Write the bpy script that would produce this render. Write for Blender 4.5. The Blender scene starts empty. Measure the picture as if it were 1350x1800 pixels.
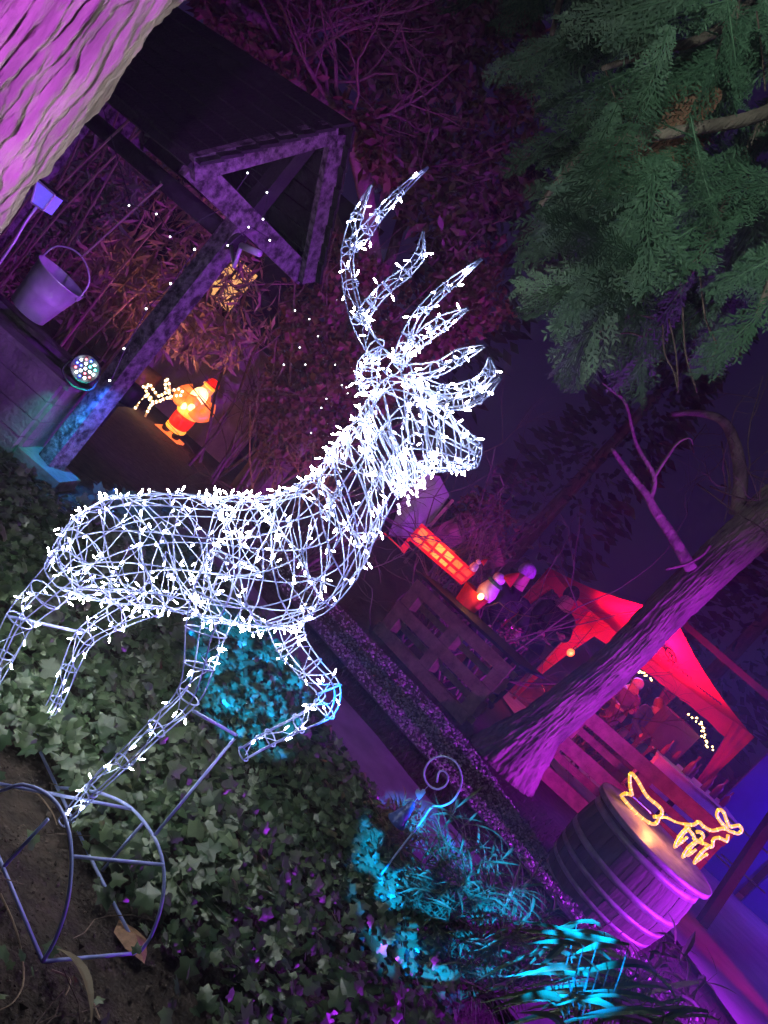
import bpy, math, random
from mathutils import Vector as V, Matrix, noise
R = random.Random(7)
sc = bpy.context.scene
col = sc.collection
# ------------------------------------------------------------------ camera
F, CX, CY = 1352.0, 675.0, 900.0            # focal length and centre in photo pixels (1350 x 1800)
PITCH, ROLL = math.radians(6.7), math.radians(41)
CAM = V((0, 0, 1.5))
fw = V((0, math.cos(PITCH), -math.sin(PITCH)))
rt0 = V((1, 0, 0)); up0 = rt0.cross(fw)
PR = rt0*math.cos(ROLL) + up0*math.sin(ROLL)
PU = up0*math.cos(ROLL) - rt0*math.sin(ROLL)
cd = bpy.data.cameras.new('camera'); cam = bpy.data.objects.new('camera', cd); col.objects.link(cam)
cd.sensor_fit = 'VERTICAL'; cd.sensor_height = 24; cd.lens = 24*F/1800
cd.clip_start = 0.02; cd.clip_end = 500
cam.matrix_world = Matrix(((PR.x, PU.x, -fw.x, CAM.x), (PR.y, PU.y, -fw.y, CAM.y), (PR.z, PU.z, -fw.z, CAM.z), (0, 0, 0, 1)))
sc.camera = cam
# ------------------------------------------------------------------ night sky, moon, exposure
w = bpy.data.worlds.new('World'); sc.world = w; w.use_nodes = True
nt = w.node_tree; bg = nt.nodes['Background']
sky = nt.nodes.new('ShaderNodeTexSky'); sky.sky_type = 'NISHITA'; sky.sun_disc = False
sky.sun_elevation = math.radians(4); sky.sun_rotation = math.radians(200)
mx = nt.nodes.new('ShaderNodeMix'); mx.data_type = 'RGBA'; mx.inputs[0].default_value = 0.985
nt.links.new(sky.outputs[0], mx.inputs[6]); mx.inputs[7].default_value = (0.33, 0.14, 1.0, 1)
nt.links.new(mx.outputs[2], bg.inputs[0]); bg.inputs[1].default_value = 0.021
sl = bpy.data.lights.new('moon', 'SUN'); sl.energy = 0.012; sl.angle = math.radians(2); sl.color = (0.6, 0.7, 1)
so = bpy.data.objects.new('moon', sl); col.objects.link(so); so.rotation_euler = (math.radians(40), 0, math.radians(20))
sc.view_settings.view_transform = 'Standard'; sc.view_settings.look = 'None'
sc.view_settings.exposure = 0.28; sc.view_settings.gamma = 1
cy = sc.cycles
cy.sample_clamp_indirect = 3; cy.sample_clamp_direct = 0; cy.caustics_reflective = False; cy.caustics_refractive = False
cy.max_bounces = 4; cy.diffuse_bounces = 2; cy.glossy_bounces = 2; cy.transmission_bounces = 3; cy.transparent_max_bounces = 6
cy.use_denoising = True; cy.use_adaptive_sampling = True; cy.adaptive_threshold = 0.03

# ------------------------------------------------------------------ placing helpers
def ray(px, py): return fw + PR*((px-CX)/F) - PU*((py-CY)/F)
def at(px, py, d): return CAM + ray(px, py)*d
def aty(px, py, y):
    r = ray(px, py); return CAM + r*(y/r.y)
def hgt(y): return 0.0 if y < 4.2 else -(min(y, 13.0)-4.2)*0.11
def gnd(px, py, off=0.0):
    r = ray(px, py); t = 0.3
    while t < 60:
        p = CAM + r*t
        if p.z < hgt(p.y)+off: return p
        t += 0.01
    return CAM + r*40
def proj(p):
    v = p-CAM; d = v.dot(fw)
    return (CX + F*v.dot(PR)/d, CY - F*v.dot(PU)/d) if d > 0.01 else (-9999, -9999)
def inpoly(p, poly):
    x, y = p; c = False; j = len(poly)-1
    for i in range(len(poly)):
        xi, yi = poly[i]; xj, yj = poly[j]
        if (yi > y) != (yj > y) and x < (xj-xi)*(y-yi)/(yj-yi)+xi: c = not c
        j = i
    return c
def catmull(pts, n):
    out = []
    P = [pts[0]] + list(pts) + [pts[-1]]
    for i in range(1, len(P)-2):
        a, b, c, d = P[i-1], P[i], P[i+1], P[i+2]
        for k in range(n):
            t = k/n
            out.append((b*2 + (c-a)*t + (a*2-b*5+c*4-d)*t*t + (b*3-a-c*3+d)*t*t*t)*0.5)
    out.append(pts[-1]); return out
def perp(d):
    d = d.normalized(); a = V((0, 0, 1)) if abs(d.z) < 0.9 else V((1, 0, 0))
    x = d.cross(a).normalized(); return x, d.cross(x).normalized()

# ------------------------------------------------------------------ materials
MATS = {}
def mat(name, c, rough=0.75, metal=0.0, var=0.25, scale=9.0, bump=0.0, bscale=30.0, stretch=(1, 1, 1), c2=None, spec=0.4, transl=0.0, emis=None, estr=0.0, band=0.18):
    if name in MATS: return MATS[name]
    m = bpy.data.materials.new(name); m.use_nodes = True; MATS[name] = m
    n = m.node_tree; b = n.nodes['Principled BSDF']; L = n.links.new
    tc = n.nodes.new('ShaderNodeTexCoord'); mp = n.nodes.new('ShaderNodeMapping'); mp.inputs['Scale'].default_value = stretch
    L(tc.outputs['Object'], mp.inputs[0])
    nz = n.nodes.new('ShaderNodeTexNoise'); nz.inputs['Scale'].default_value = scale; nz.inputs['Detail'].default_value = 6; nz.inputs['Roughness'].default_value = 0.6
    L(mp.outputs[0], nz.inputs['Vector'])
    cr = n.nodes.new('ShaderNodeValToRGB'); cr.color_ramp.elements[0].position = 0.5-band; cr.color_ramp.elements[1].position = 0.5+band
    c2 = c2 or tuple(min(1, x*(1+var*1.2)) for x in c)
    cr.color_ramp.elements[0].color = tuple(x*(1-var) for x in c)+(1,)
    cr.color_ramp.elements[1].color = tuple(c2)+(1,)
    L(nz.outputs['Fac'], cr.inputs[0]); L(cr.outputs[0], b.inputs['Base Color'])
    b.inputs['Roughness'].default_value = rough; b.inputs['Metallic'].default_value = metal
    b.inputs['Specular IOR Level'].default_value = spec
    if bump:
        nb = n.nodes.new('ShaderNodeTexNoise'); nb.inputs['Scale'].default_value = bscale; nb.inputs['Detail'].default_value = 8
        L(mp.outputs[0], nb.inputs['Vector'])
        bp = n.nodes.new('ShaderNodeBump'); bp.inputs['Strength'].default_value = bump; bp.inputs['Distance'].default_value = 0.02
        L(nb.outputs['Fac'], bp.inputs['Height']); L(bp.outputs[0], b.inputs['Normal'])
    if emis:
        b.inputs['Emission Color'].default_value = tuple(emis)+(1,); b.inputs['Emission Strength'].default_value = estr
    if transl:
        tr = n.nodes.new('ShaderNodeBsdfTranslucent'); L(cr.outputs[0], tr.inputs[0])
        ms = n.nodes.new('ShaderNodeMixShader'); ms.inputs[0].default_value = transl
        L(b.outputs[0], ms.inputs[1]); L(tr.outputs[0], ms.inputs[2]); L(ms.outputs[0], n.nodes['Material Output'].inputs[0])
    return m
def glow(name, c, s): return mat(name, c, 0.5, var=0.05, emis=c, estr=s)
def leafmat(name, ca, cb, rough=0.45, spec=0.5):
    # per-leaf colour from the random number of each piece of mesh
    if name in MATS: return MATS[name]
    m = bpy.data.materials.new(name); m.use_nodes = True; MATS[name] = m
    n = m.node_tree; b = n.nodes['Principled BSDF']; L = n.links.new
    g = n.nodes.new('ShaderNodeNewGeometry'); cr = n.nodes.new('ShaderNodeValToRGB')
    oi = n.nodes.new('ShaderNodeObjectInfo'); ad = n.nodes.new('ShaderNodeMath'); ad.operation = 'ADD'
    fr = n.nodes.new('ShaderNodeMath'); fr.operation = 'FRACT'
    L(g.outputs['Random Per Island'], ad.inputs[0]); L(oi.outputs['Random'], ad.inputs[1]); L(ad.outputs[0], fr.inputs[0])
    cr.color_ramp.elements[0].color = tuple(ca)+(1,); cr.color_ramp.elements[1].color = tuple(cb)+(1,)
    L(fr.outputs[0], cr.inputs[0]); L(cr.outputs[0], b.inputs['Base Color'])
    b.inputs['Roughness'].default_value = rough; b.inputs['Specular IOR Level'].default_value = spec
    tr = n.nodes.new('ShaderNodeBsdfTranslucent'); L(cr.outputs[0], tr.inputs[0])
    ms = n.nodes.new('ShaderNodeMixShader'); ms.inputs[0].default_value = 0.2
    L(b.outputs[0], ms.inputs[1]); L(tr.outputs[0], ms.inputs[2]); L(ms.outputs[0], n.nodes['Material Output'].inputs[0])
    return m

# ------------------------------------------------------------------ mesh builder
class MB:
    def __init__(s): s.v = []; s.f = []; s.mi = []
    def add(s, vs, fs, mi=0):
        o = len(s.v); s.v += [V(x) for x in vs]; s.f += [tuple(o+i for i in f) for f in fs]; s.mi += [mi]*len(fs)
    def box(s, c, ax, ay, az, mi=0):            # centre and three half-axis vectors
        c = V(c); vs = [c+ax*i+ay*j+az*k for i in (-1, 1) for j in (-1, 1) for k in (-1, 1)]
        s.add(vs, [(0, 1, 3, 2), (4, 6, 7, 5), (0, 4, 5, 1), (2, 3, 7, 6), (0, 2, 6, 4), (1, 5, 7, 3)], mi); return s
    def bar(s, a, b, wx, wy, side=None, mi=0):  # square bar from a to b; wx along side, wy across
        a, b = V(a), V(b); d = b-a
        x = (side - d.normalized()*side.dot(d.normalized())).normalized() if side is not None else perp(d)[0]
        y = d.normalized().cross(x)
        return s.box((a+b)/2, x*wx/2, y*wy/2, d/2, mi)
    def tube(s, pts, r, n=6, cap=True, mi=0):
        pts = [V(p) for p in pts]; m = len(pts)
        rs = r if isinstance(r, (list, tuple)) else [r]*m
        x = None; vs = []
        for i, p in enumerate(pts):
            d = (pts[min(i+1, m-1)]-pts[max(i-1, 0)])
            if d.length < 1e-9: d = V((0, 0, 1))
            d.normalize()
            if x is None: x = perp(d)[0]
            else:
                x = x - d*x.dot(d)
                x = x.normalized() if x.length > 1e-6 else perp(d)[0]
            y = d.cross(x)
            for k in range(n):
                a = 2*math.pi*k/n; vs.append(p + x*(math.cos(a)*rs[i]) + y*(math.sin(a)*rs[i]))
        fs = [(i*n+k, i*n+(k+1) % n, (i+1)*n+(k+1) % n, (i+1)*n+k) for i in range(m-1) for k in range(n)]
        if cap: fs += [tuple(reversed(range(n))), tuple(range((m-1)*n, m*n))]
        s.add(vs, fs, mi); return s
    def lathe(s, prof, o, ax=V((0, 0, 1)), n=20, mi=0, close=True, squash=(1, 1)):
        x, y = perp(ax); ax = ax.normalized(); vs = []
        for r, z in prof:
            for k in range(n):
                a = 2*math.pi*k/n; vs.append(V(o) + ax*z + x*(r*squash[0]*math.cos(a)) + y*(r*squash[1]*math.sin(a)))
        m = len(prof)
        fs = [(i*n+k, i*n+(k+1) % n, (i+1)*n+(k+1) % n, (i+1)*n+k) for i in range(m-1) for k in range(n)]
        if close: fs += [tuple(reversed(range(n))), tuple(range((m-1)*n, m*n))]
        s.add(vs, fs, mi); return s
    def blob(s, c, ax, ay, az, n=12, m=8, mi=0):
        vs = []; c = V(c)
        for i in range(m+1):
            t = math.pi*i/m
            for k in range(n):
                a = 2*math.pi*k/n; vs.append(c + az*math.cos(t) + (ax*math.cos(a)+ay*math.sin(a))*max(math.sin(t), 1e-3))
        s.add(vs, [(i*n+k, (i+1)*n+k, (i+1)*n+(k+1) % n, i*n+(k+1) % n) for i in range(m) for k in range(n)], mi); return s
    def prism(s, poly, th, mi=0):               # polygon in 3D, extruded by vector th
        n = len(poly); poly = [V(p) for p in poly]
        s.add(poly+[p+th for p in poly], [tuple(range(n)), tuple(reversed(range(n, 2*n)))] + [(i, n+i, n+(i+1) % n, (i+1) % n) for i in range(n)], mi); return s
    def mesh(s, name, mats, off=V((0, 0, 0)), smooth=False):
        me = bpy.data.meshes.new(name); me.from_pydata([v-off for v in s.v], [], s.f)
        for q in (mats if isinstance(mats, (list, tuple)) else [mats]): me.materials.append(q)
        me.polygons.foreach_set('material_index', s.mi)
        if smooth: me.polygons.foreach_set('use_smooth', [True]*len(s.f))
        me.update(); return me
    def build(s, name, mats, parent=None, smooth=False):
        off = V((0, 0, 0)); q = parent
        while q is not None: off = off + q.location; q = q.parent
        o = bpy.data.objects.new(name, s.mesh(name, mats, off, smooth)); col.objects.link(o); o.parent = parent
        return o
    def build_at(s, name, mats, base, smooth=False):   # top-level mesh with its origin at base
        o = bpy.data.objects.new(name, s.mesh(name, mats, V(base), smooth)); col.objects.link(o); o.location = base; return o
def tag(o, label, cat, group=None, kind=None):
    if label: o['label'] = label
    if cat: o['category'] = cat
    if group: o['group'] = group
    if kind: o['kind'] = kind
    return o
def thing(name, label, cat, loc, group=None):
    o = bpy.data.objects.new(name, None); col.objects.link(o); o.location = loc; o.empty_display_size = 0.1
    return tag(o, label, cat, group)
def struct(o): o['kind'] = 'structure'; return o
def stuff(o): o['kind'] = 'stuff'; return o
def inst(name, me, parent, M):
    o = bpy.data.objects.new(name, me); col.objects.link(o); o.parent = parent; o.matrix_local = M; return o
def frame(o, x, y, z): return Matrix(((x.x, y.x, z.x, o.x), (x.y, y.y, z.y, o.y), (x.z, y.z, z.z, o.z), (0, 0, 0, 1)))
def rdir(): 
    while True:
        v = V((R.uniform(-1, 1), R.uniform(-1, 1), R.uniform(-1, 1)))
        if 0.05 < v.length < 1: return v.normalized()
def lamp(name, typ, loc, energy, color, parent=None, target=None, size=0.03, angle=60, blend=0.6):
    l = bpy.data.lights.new(name, typ); l.energy = energy; l.color = color; l.shadow_soft_size = size
    l.cycles.max_bounces = 3
    o = bpy.data.objects.new(name, l); col.objects.link(o)
    off = V((0, 0, 0)); q = parent
    while q is not None: off = off + q.location; q = q.parent
    o.parent = parent; o.location = V(loc)-off
    if typ == 'SPOT':
        l.spot_size = math.radians(angle); l.spot_blend = blend
        o.rotation_euler = (V(target)-V(loc)).to_track_quat('-Z', 'Y').to_euler()
    return o

# ------------------------------------------------------------------ colours
white_wire = mat('white_wire', (0.30, 0.37, 0.74), 0.35, var=0.06, spec=0.5)
white_cable = mat('white_cable', (0.38, 0.46, 0.80), 0.4, var=0.05)
led_tip = glow('led_tip', (0.95, 0.97, 0.95), 108.0)
led_stem = mat('led_stem', (0.8, 0.82, 0.85), 0.3, var=0.05)
soil_m = mat('soil', (0.045, 0.032, 0.026), 0.95, var=0.5, scale=14, bump=0.9, bscale=60)
path_m = mat('path_tarmac', (0.16, 0.15, 0.16), 0.8, var=0.25, scale=5, bump=0.3, bscale=120)
gravel_m = mat('gravel_bed', (0.10, 0.09, 0.09), 0.9, var=0.5, scale=60, bump=0.8, bscale=150)
paving_m = mat('paving', (0.30, 0.28, 0.28), 0.7, var=0.2, scale=3, bump=0.15, bscale=60)
bark_m = mat('bark', (0.16, 0.125, 0.10), 0.9, var=0.6, scale=7, bump=1.0, bscale=40, stretch=(1, 1, 0.35))
pale_bark = mat('pale_bark', (0.34, 0.27, 0.24), 0.9, var=0.55, scale=9, bump=1.0, bscale=40, stretch=(1, 1, 0.22))
twig_m = mat('twig', (0.14, 0.10, 0.08), 0.85, var=0.4, scale=30, bump=0.5, bscale=80)
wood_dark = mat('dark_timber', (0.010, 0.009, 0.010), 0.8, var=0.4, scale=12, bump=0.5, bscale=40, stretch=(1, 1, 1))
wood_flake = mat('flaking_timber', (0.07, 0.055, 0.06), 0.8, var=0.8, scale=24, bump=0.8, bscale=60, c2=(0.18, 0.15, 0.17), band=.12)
pallet_m = mat('pallet_wood', (0.28, 0.17, 0.11), 0.85, var=0.35, scale=10, bump=0.5, bscale=45)
barrel_m = mat('barrel_oak', (0.075, 0.06, 0.055), 0.75, var=0.45, scale=10, bump=0.6, bscale=30, stretch=(1, 1, 0.25))
hoop_m = mat('barrel_hoop', (0.26, 0.25, 0.26), 0.5, 0.3, var=0.3, scale=14)
zinc_m = mat('zinc', (0.60, 0.60, 0.64), 0.45, 0.3, var=0.2, scale=8)
black_m = mat('black_plastic', (0.012, 0.012, 0.014), 0.5, var=0.1)
red_cloth = mat('red_canopy', (0.70, 0.015, 0.09), 0.8, var=0.12, scale=4, transl=0.45)
ivy_m = leafmat('ivy_leaf', (0.022, 0.06, 0.022), (0.10, 0.15, 0.07), 0.36, 0.6)
bamboo_m = leafmat('bamboo_leaf', (0.04, 0.085, 0.03), (0.13, 0.17, 0.08), 0.55)
straw_m = leafmat('straw_leaf', (0.14, 0.11, 0.06), (0.28, 0.23, 0.13), 0.6)
brown_m = leafmat('brown_leaf', (0.075, 0.035, 0.022), (0.20, 0.10, 0.06), 0.6)
olive_m = leafmat('olive_leaf', (0.05, 0.05, 0.025), (0.13, 0.12, 0.06), 0.55)
cypress_m = leafmat('cypress_spray', (0.045, 0.11, 0.06), (0.10, 0.20, 0.11), 0.55)
cypress_dead = leafmat('dead_cypress_spray', (0.13, 0.055, 0.03), (0.24, 0.12, 0.07), 0.7)

# ================================================================== SETTING
def sheet(name, poly_fn, nx, ny, m, off):
    # poly_fn(u, v) -> (x, y); follows the fall of the garden
    b = MB(); vs = []
    for j in range(ny+1):
        for i in range(nx+1):
            x, y = poly_fn(i/nx, j/ny); vs.append((x, y, hgt(y)+off))
    b.add(vs, [(j*(nx+1)+i, j*(nx+1)+i+1, (j+1)*(nx+1)+i+1, (j+1)*(nx+1)+i) for j in range(ny) for i in range(nx)])
    return struct(b.build(name, m, smooth=True))
b = MB(); vs = []; xs = [-40, -25, -12] + [-8+0.4*i for i in range(50)] + [16, 26, 40]; ys = [-20, -10] + [-3+0.3*i for i in range(64)] + [22, 35, 50]
for y in ys:
    for x in xs:
        near = math.exp(-((x)**2+(y-2.5)**2)/30)
        vs.append((x, y, hgt(y) + 0.03*near*(noise.noise(V((x*1.7, y*1.7, 0)))) - 0.012))
nx = len(xs)
b.add(vs, [(j*nx+i, j*nx+i+1, (j+1)*nx+i+1, (j+1)*nx+i) for j in range(len(ys)-1) for i in range(nx-1)])
struct(b.build('ground', soil_m, smooth=True))
def lerpline(pts, t):
    k = t*(len(pts)-1); i = min(int(k), len(pts)-2); f = k-i
    return (pts[i][0]*(1-f)+pts[i+1][0]*f, pts[i][1]*(1-f)+pts[i+1][1]*f)
B1 = [(-1.2, 5.1), (0.15, 3.85), (0.75, 3.3), (1.3, 2.95), (3.2, 2.2)]
B2 = [(-0.9, 5.6), (0.56, 4.34), (1.08, 4.03), (1.62, 3.8), (3.4, 2.9)]
B3 = [(-1.0, 6.4), (0.25, 5.33), (.7, 4.95), (1.0, 4.72), (1.5, 4.42), (2.03, 4.1), (3.6, 3.3)]
B4 = [(-0.9, 8.0), (0.52, 7.01)] + [tuple(gnd(*q)[:2]) for q in ((760, 1240), (836, 1326), (900, 1420), (955, 1500))] + [(3.9, 3.6)]
def strip(name, A, B, m, off): return sheet(name, lambda u, v: tuple(a*(1-v)+b_*v for a, b_ in zip(lerpline(A, u), lerpline(B, u))), 40, 6, m, off)
strip('path', B1, B2, path_m, 0.022)
strip('gravel_strip', B3, B4, gravel_m, 0.02)
sheet('paving', lambda u, v: (3.0+9*u+(1-v)*0.9, 3.6+9.2*v), 12, 24, paving_m, 0.024)
# loose stones on the gravel strip
b = MB()
for i in range(5200):
    u, v = R.random(), R.uniform(0.02, 0.98)
    A_, B_ = lerpline(B3, u), lerpline(B4, u); x = A_[0]*(1-v)+B_[0]*v; y = A_[1]*(1-v)+B_[1]*v
    if x > 3.4: continue
    s = R.uniform(0.006, 0.017); c = V((x, y, hgt(y)+0.02+s*0.4)); q = [rdir()*s for _ in range(2)]; a = q[0]; c2 = a.cross(q[1]).normalized()*s*0.6; d2 = a.cross(c2).normalized()*s*0.8
    b.add([c+a, c-a, c+c2, c-c2, c+d2, c-d2], [(0, 2, 4), (2, 1, 4), (1, 3, 4), (3, 0, 4), (2, 0, 5), (1, 2, 5), (3, 1, 5), (0, 3, 5)])
peb = leafmat('pebble', (0.10, 0.09, 0.09), (0.50, 0.47, 0.45), 0.35, 0.6)
tag(b.build('loose_gravel', peb), 'pale loose gravel stones strewn along the strip beside the path', 'gravel', kind='stuff')
# low dark turf on the verge between path and gravel, and along the tree's foot
b = MB()
for i in range(5200):
    u, v = R.random(), R.random()
    if R.random() < 0.6: A_, B_ = lerpline(B2, u), lerpline(B3, u); x = A_[0]*(1-v)+B_[0]*v; y = A_[1]*(1-v)+B_[1]*v
    else:
        A_ = lerpline(B4, u); t = v*0.8; x = A_[0]+t*0.7; y = A_[1]+t
    p = V((x, y, hgt(y)-0.005)); h = R.uniform(0.02, 0.06); d = V((R.uniform(-.5, .5), R.uniform(-.5, .5), 1)).normalized()*h; s = perp(d)[0]*0.003
    b.add([p-s, p+s, p+d], [(0, 1, 2)])
tag(b.build('verge_grass', leafmat('verge_blade', (0.02, 0.03, 0.012), (0.05, 0.06, 0.03), 0.7)), 'short dark grass on the verge either side of the gravel strip', 'grass', kind='stuff')

# ================================================================== LIGHT-UP DEER
DA = math.radians(20)
Dalong = V((math.cos(DA), -math.sin(DA), 0)); Dn = V((-math.sin(DA), -math.cos(DA), 0))   # towards the viewer
DO = V((-0.12, 2.02, 0))
def dp(px, py, w=0.0):
    r = ray(px, py); t = (DO + Dn*w - CAM).dot(Dn)/r.dot(Dn); return CAM + r*t
deer = thing('light_up_deer', 'large white wire deer covered in cool white lights, standing on the ivy bed', 'deer figure', (-0.15, 1.95, 0))
LEDS = []           # (position, direction)
class Cage:
    def __init__(s, C, A, B): s.C, s.A, s.B = C, A, B; s.n = len(C)-1
    def _i(s, L, u):
        i = min(max(int(u), 0), s.n-1); f = u-i
        a, b_, c, d = L[max(i-1, 0)], L[i], L[i+1], L[min(i+2, s.n)]
        return (b_*2 + (c-a)*f + (a*2-b_*5+c*4-d)*f*f + (b_*3-a-c*3+d)*f**3)*0.5
    def p(s, u, v, k=1.0): return s._i(s.C, u) + (s._i(s.A, u)*math.cos(v) + s._i(s.B, u)*math.sin(v))*k
def wires(cg, mb, nl, rings, r=0.0021, step=4, ru=None):
    for k in range(nl):
        v = 2*math.pi*(k+0.5)/nl
        mb.tube([cg.p(i/step, v) for i in range(cg.n*step+1)], r, 5)
    for j in range(rings+1) if ru is None else ru:
        u = cg.n*j/rings if ru is None else j
        q = 14; pts = [cg.p(u, 2*math.pi*k/q) for k in range(q+1)]
        mb.tube(pts, r*1.05, 5, cap=False)
def cable(cg, mb, passes, du, dv, led, r=0.0015, out=1.02, flip=0.5, lsp=0.06):
    for q in range(passes):
        u, v = R.uniform(0, du), R.uniform(0, 6.28); s = R.choice((-1, 1)); pts = []; acc = R.uniform(0, lsp)
        while u < cg.n:
            pts.append(cg.p(u, v, out+R.uniform(-.02, .05)))
            u += du*R.uniform(0.15, 1.6); v += s*dv*R.uniform(0.4, 1.5)
            if R.random() < flip: s = -s
        if len(pts) < 2: continue
        fine = []
        for a, c in zip(pts, pts[1:]):
            m = max(2, int((c-a).length/0.03))
            sag = rdir()*(c-a).length*0.06
            for i in range(m): fine.append(a.lerp(c, i/m) + sag*math.sin(math.pi*i/m) + rdir()*0.0015)
        fine.append(pts[-1]); mb.tube(fine, r, 4)
        if led:
            for a, c in zip(fine, fine[1:]):
                acc += (c-a).length
                if acc > lsp:
                    acc = R.uniform(-0.3, 0.25)*lsp
                    cen = cg._i(cg.C, min(cg.n-1e-3, max(0, min(range(cg.n+1), key=lambda i: (cg.C[i]-a).length))))
                    d = ((a-cen).normalized()*1.0 + rdir()*0.9).normalized(); LEDS.append((a.copy(), d))
def section(tops, bots, ws):
    C, A, B = [], [], []
    for (tp, bt, w_) in zip(tops, bots, ws):
        a, c = dp(*tp), dp(*bt); C.append((a+c)/2); A.append((a-c)/2); B.append(Dn*w_)
    return Cage(C, A, B)
def limb(pts, rad, wofs, w1=None):
    w1 = wofs if w1 is None else w1; n = len(pts)
    C = [dp(p[0], p[1], wofs+(w1-wofs)*i/(n-1)) for i, p in enumerate(pts)]; A, B = [], []
    for i in range(n):
        d = (C[min(i+1, n-1)]-C[max(i-1, 0)]).normalized(); a = d.cross(Dn).normalized()
        A.append(a*rad[i]); B.append(d.cross(a).normalized()*rad[i]*0.85)
    return Cage(C, A, B)
body = section([(92, 985), (148, 908), (215, 876), (310, 868), (400, 874), (480, 872), (540, 852), (578, 812)],
               [(125, 1042), (195, 1062), (265, 1068), (335, 1082), (400, 1096), (480, 1106), (560, 1082), (617, 1024)],
               [.06, .125, .15, .155, .155, .16, .15, .125])
neck = section([(578, 812), (606, 772), (632, 735), (652, 702)], [(617, 1024), (656, 945), (690, 880), (716, 845)], [.125, .10, .085, .08])
head = section([(646, 708), (688, 664), (735, 676), (775, 712), (812, 748), (846, 778)], [(708, 868), (728, 842), (752, 832), (785, 828), (812, 826), (836, 822)], [.075, .085, .085, .068, .048, .03])
for nm, cg, nl, rg, ps, du, dv, fl in (('body_frame', body, 12, 10, 14, .42, .55, .35), ('neck_frame', neck, 10, 4, 11, .32, .6, .35), ('head_frame', head, 10, 6, 10, .5, .7, .35)):
    mb = MB(); wires(cg, mb, nl, rg); fr_ = mb.build(nm, white_wire, deer, True)
    mb = MB(); cable(cg, mb, ps, du, dv, True, flip=fl, lsp=0.078); mb.build('light_cable', white_cable, fr_)
def addlimb(nm, pts, rad, w0, w1=None, nl=4, ps=2, du=.5, dv=1.6, rg=None, lsp=0.065):
    cg = limb(pts, rad, w0, w1); mb = MB(); wires(cg, mb, nl, rg or cg.n, step=4)
    o = mb.build(nm, white_wire, deer, True)
    mb = MB(); cable(cg, mb, ps, du, dv, True, flip=.15, lsp=lsp); mb.build('light_cable', white_cable, o); return o
addlimb('leg', [(130, 1000), (80, 1045), (35, 1090), (5, 1150), (-35, 1230), (-70, 1310), (-95, 1390)], [.07, .055, .042, .036, .028, .022, .018], .10, .12)
addlimb('leg', [(270, 1055), (205, 1085), (150, 1120), (122, 1175), (100, 1230), (66, 1285)], [.055, .045, .034, .026, .023, .018], -.09, -.12)
addlimb('leg', [(412, 985), (385, 1050), (362, 1110), (350, 1170), (330, 1225), (275, 1280), (215, 1338), (160, 1390), (112, 1445)], [.07, .072, .056, .042, .034, .028, .024, .022, .016], .13, .12)
addlimb('leg', [(500, 1085), (512, 1130), (545, 1175), (578, 1212), (570, 1246), (525, 1272), (475, 1297), (428, 1325)], [.06, .048, .04, .036, .036, .028, .026, .022], -.10, -.12)
# antlers: each tine is a tapering wire cage
def antler(nm, tines):
    mbw, mbc = MB(), MB()
    for pts, r0, r1, w0, w1, lsp in tines:
        n = len(pts); rad = [r0+(r1-r0)*(i/(n-1)) for i in range(n)]; rad[-1] = 0.003
        cg = limb(pts, rad, w0, w1); wires(cg, mbw, 3, cg.n, r=0.0021); cable(cg, mbc, 2, .45, 1.9, True, flip=.1, lsp=lsp)
    o = mbw.build(nm, white_wire, deer, True); mbc.build('light_cable', white_cable, o)
antler('antler', [([(695, 645), (660, 610), (632, 560), (616, 500), (612, 440), (628, 380), (652, 326)], .030, .018, -.03, -.16, .075),
                  ([(618, 432), (645, 405), (668, 375), (705, 335), (752, 294)], .026, .010, -.13, -.2, .06),
                  ([(632, 565), (652, 535), (680, 505), (715, 478), (738, 448), (744, 408)], .024, .014, -.08, -.03, .06)])
antler('antler', [([(702, 640), (718, 590), (745, 545), (785, 505), (846, 456)], .022, .012, .02, .10, .05),
                  ([(700, 640), (735, 600), (775, 570), (822, 543)], .020, .022, .03, .15, .05),
                  ([(715, 655), (765, 650), (805, 628), (852, 608)], .022, .018, .03, .18, .055),
                  ([(720, 668), (775, 690), (830, 680), (860, 655), (860, 630)], .022, .014, .05, .15, .055),
                  ([(735, 690), (790, 712), (840, 700), (880, 664)], .018, .014, .06, .20, .06)])
cgE = limb([(660, 700), (645, 672), (648, 640), (668, 612)], [.01, .032, .032, .006], -.06, -.10)
mb = MB(); wires(cgE, mb, 4, 4); e_ = mb.build('ear', white_wire, deer, True); mb = MB(); cable(cgE, mb, 2, .4, 1.5, True, lsp=.05); mb.build('light_cable', white_cable, e_)
# stand: two rods bent to arches, bars between them, rods up to the hooves
def rod(name, pts, r=0.0046, par=deer): return MB().tube(pts, r, 7).build(name, white_wire, par, True)
def g0(px, py, z=0.02): 
    r = ray(px, py); return CAM + r*((z-CAM.z)/r.z)
NA, NB, FA, FB = g0(75, 1690), g0(-95, 1290), g0(245, 1675), g0(45, 1268)     # ground ends of the near and far arch
def arch_pt(A_, B_, px, py):
    n = (B_-A_).cross(V((0, 0, 1))).normalized(); r = ray(px, py); return CAM + r*((A_-CAM).dot(n)/r.dot(n))
nearp = [NA] + [arch_pt(NA, NB, *q) for q in ((98, 1650), (119, 1585), (126, 1505), (115, 1440), (86, 1398), (40, 1379), (-20, 1374))] + [NB+V((0, 0, .25))]
farp = [FA] + [arch_pt(FA, FB, *q) for q in ((268, 1640), (286, 1580), (287, 1520), (270, 1470), (232, 1422), (185, 1397), (140, 1388), (100, 1384))]
for ps in (nearp, farp): rod('base_arch', catmull(ps, 5))
rod('base_rail', [NA, g0(0, 1512), NB]); rod('base_rail', [FA, g0(170, 1530), FB])
rod('base_crossbar', [NA, FA]); rod('base_crossbar', [nearp[3], farp[3]]); rod('base_crossbar', [nearp[7], farp[5]])
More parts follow.
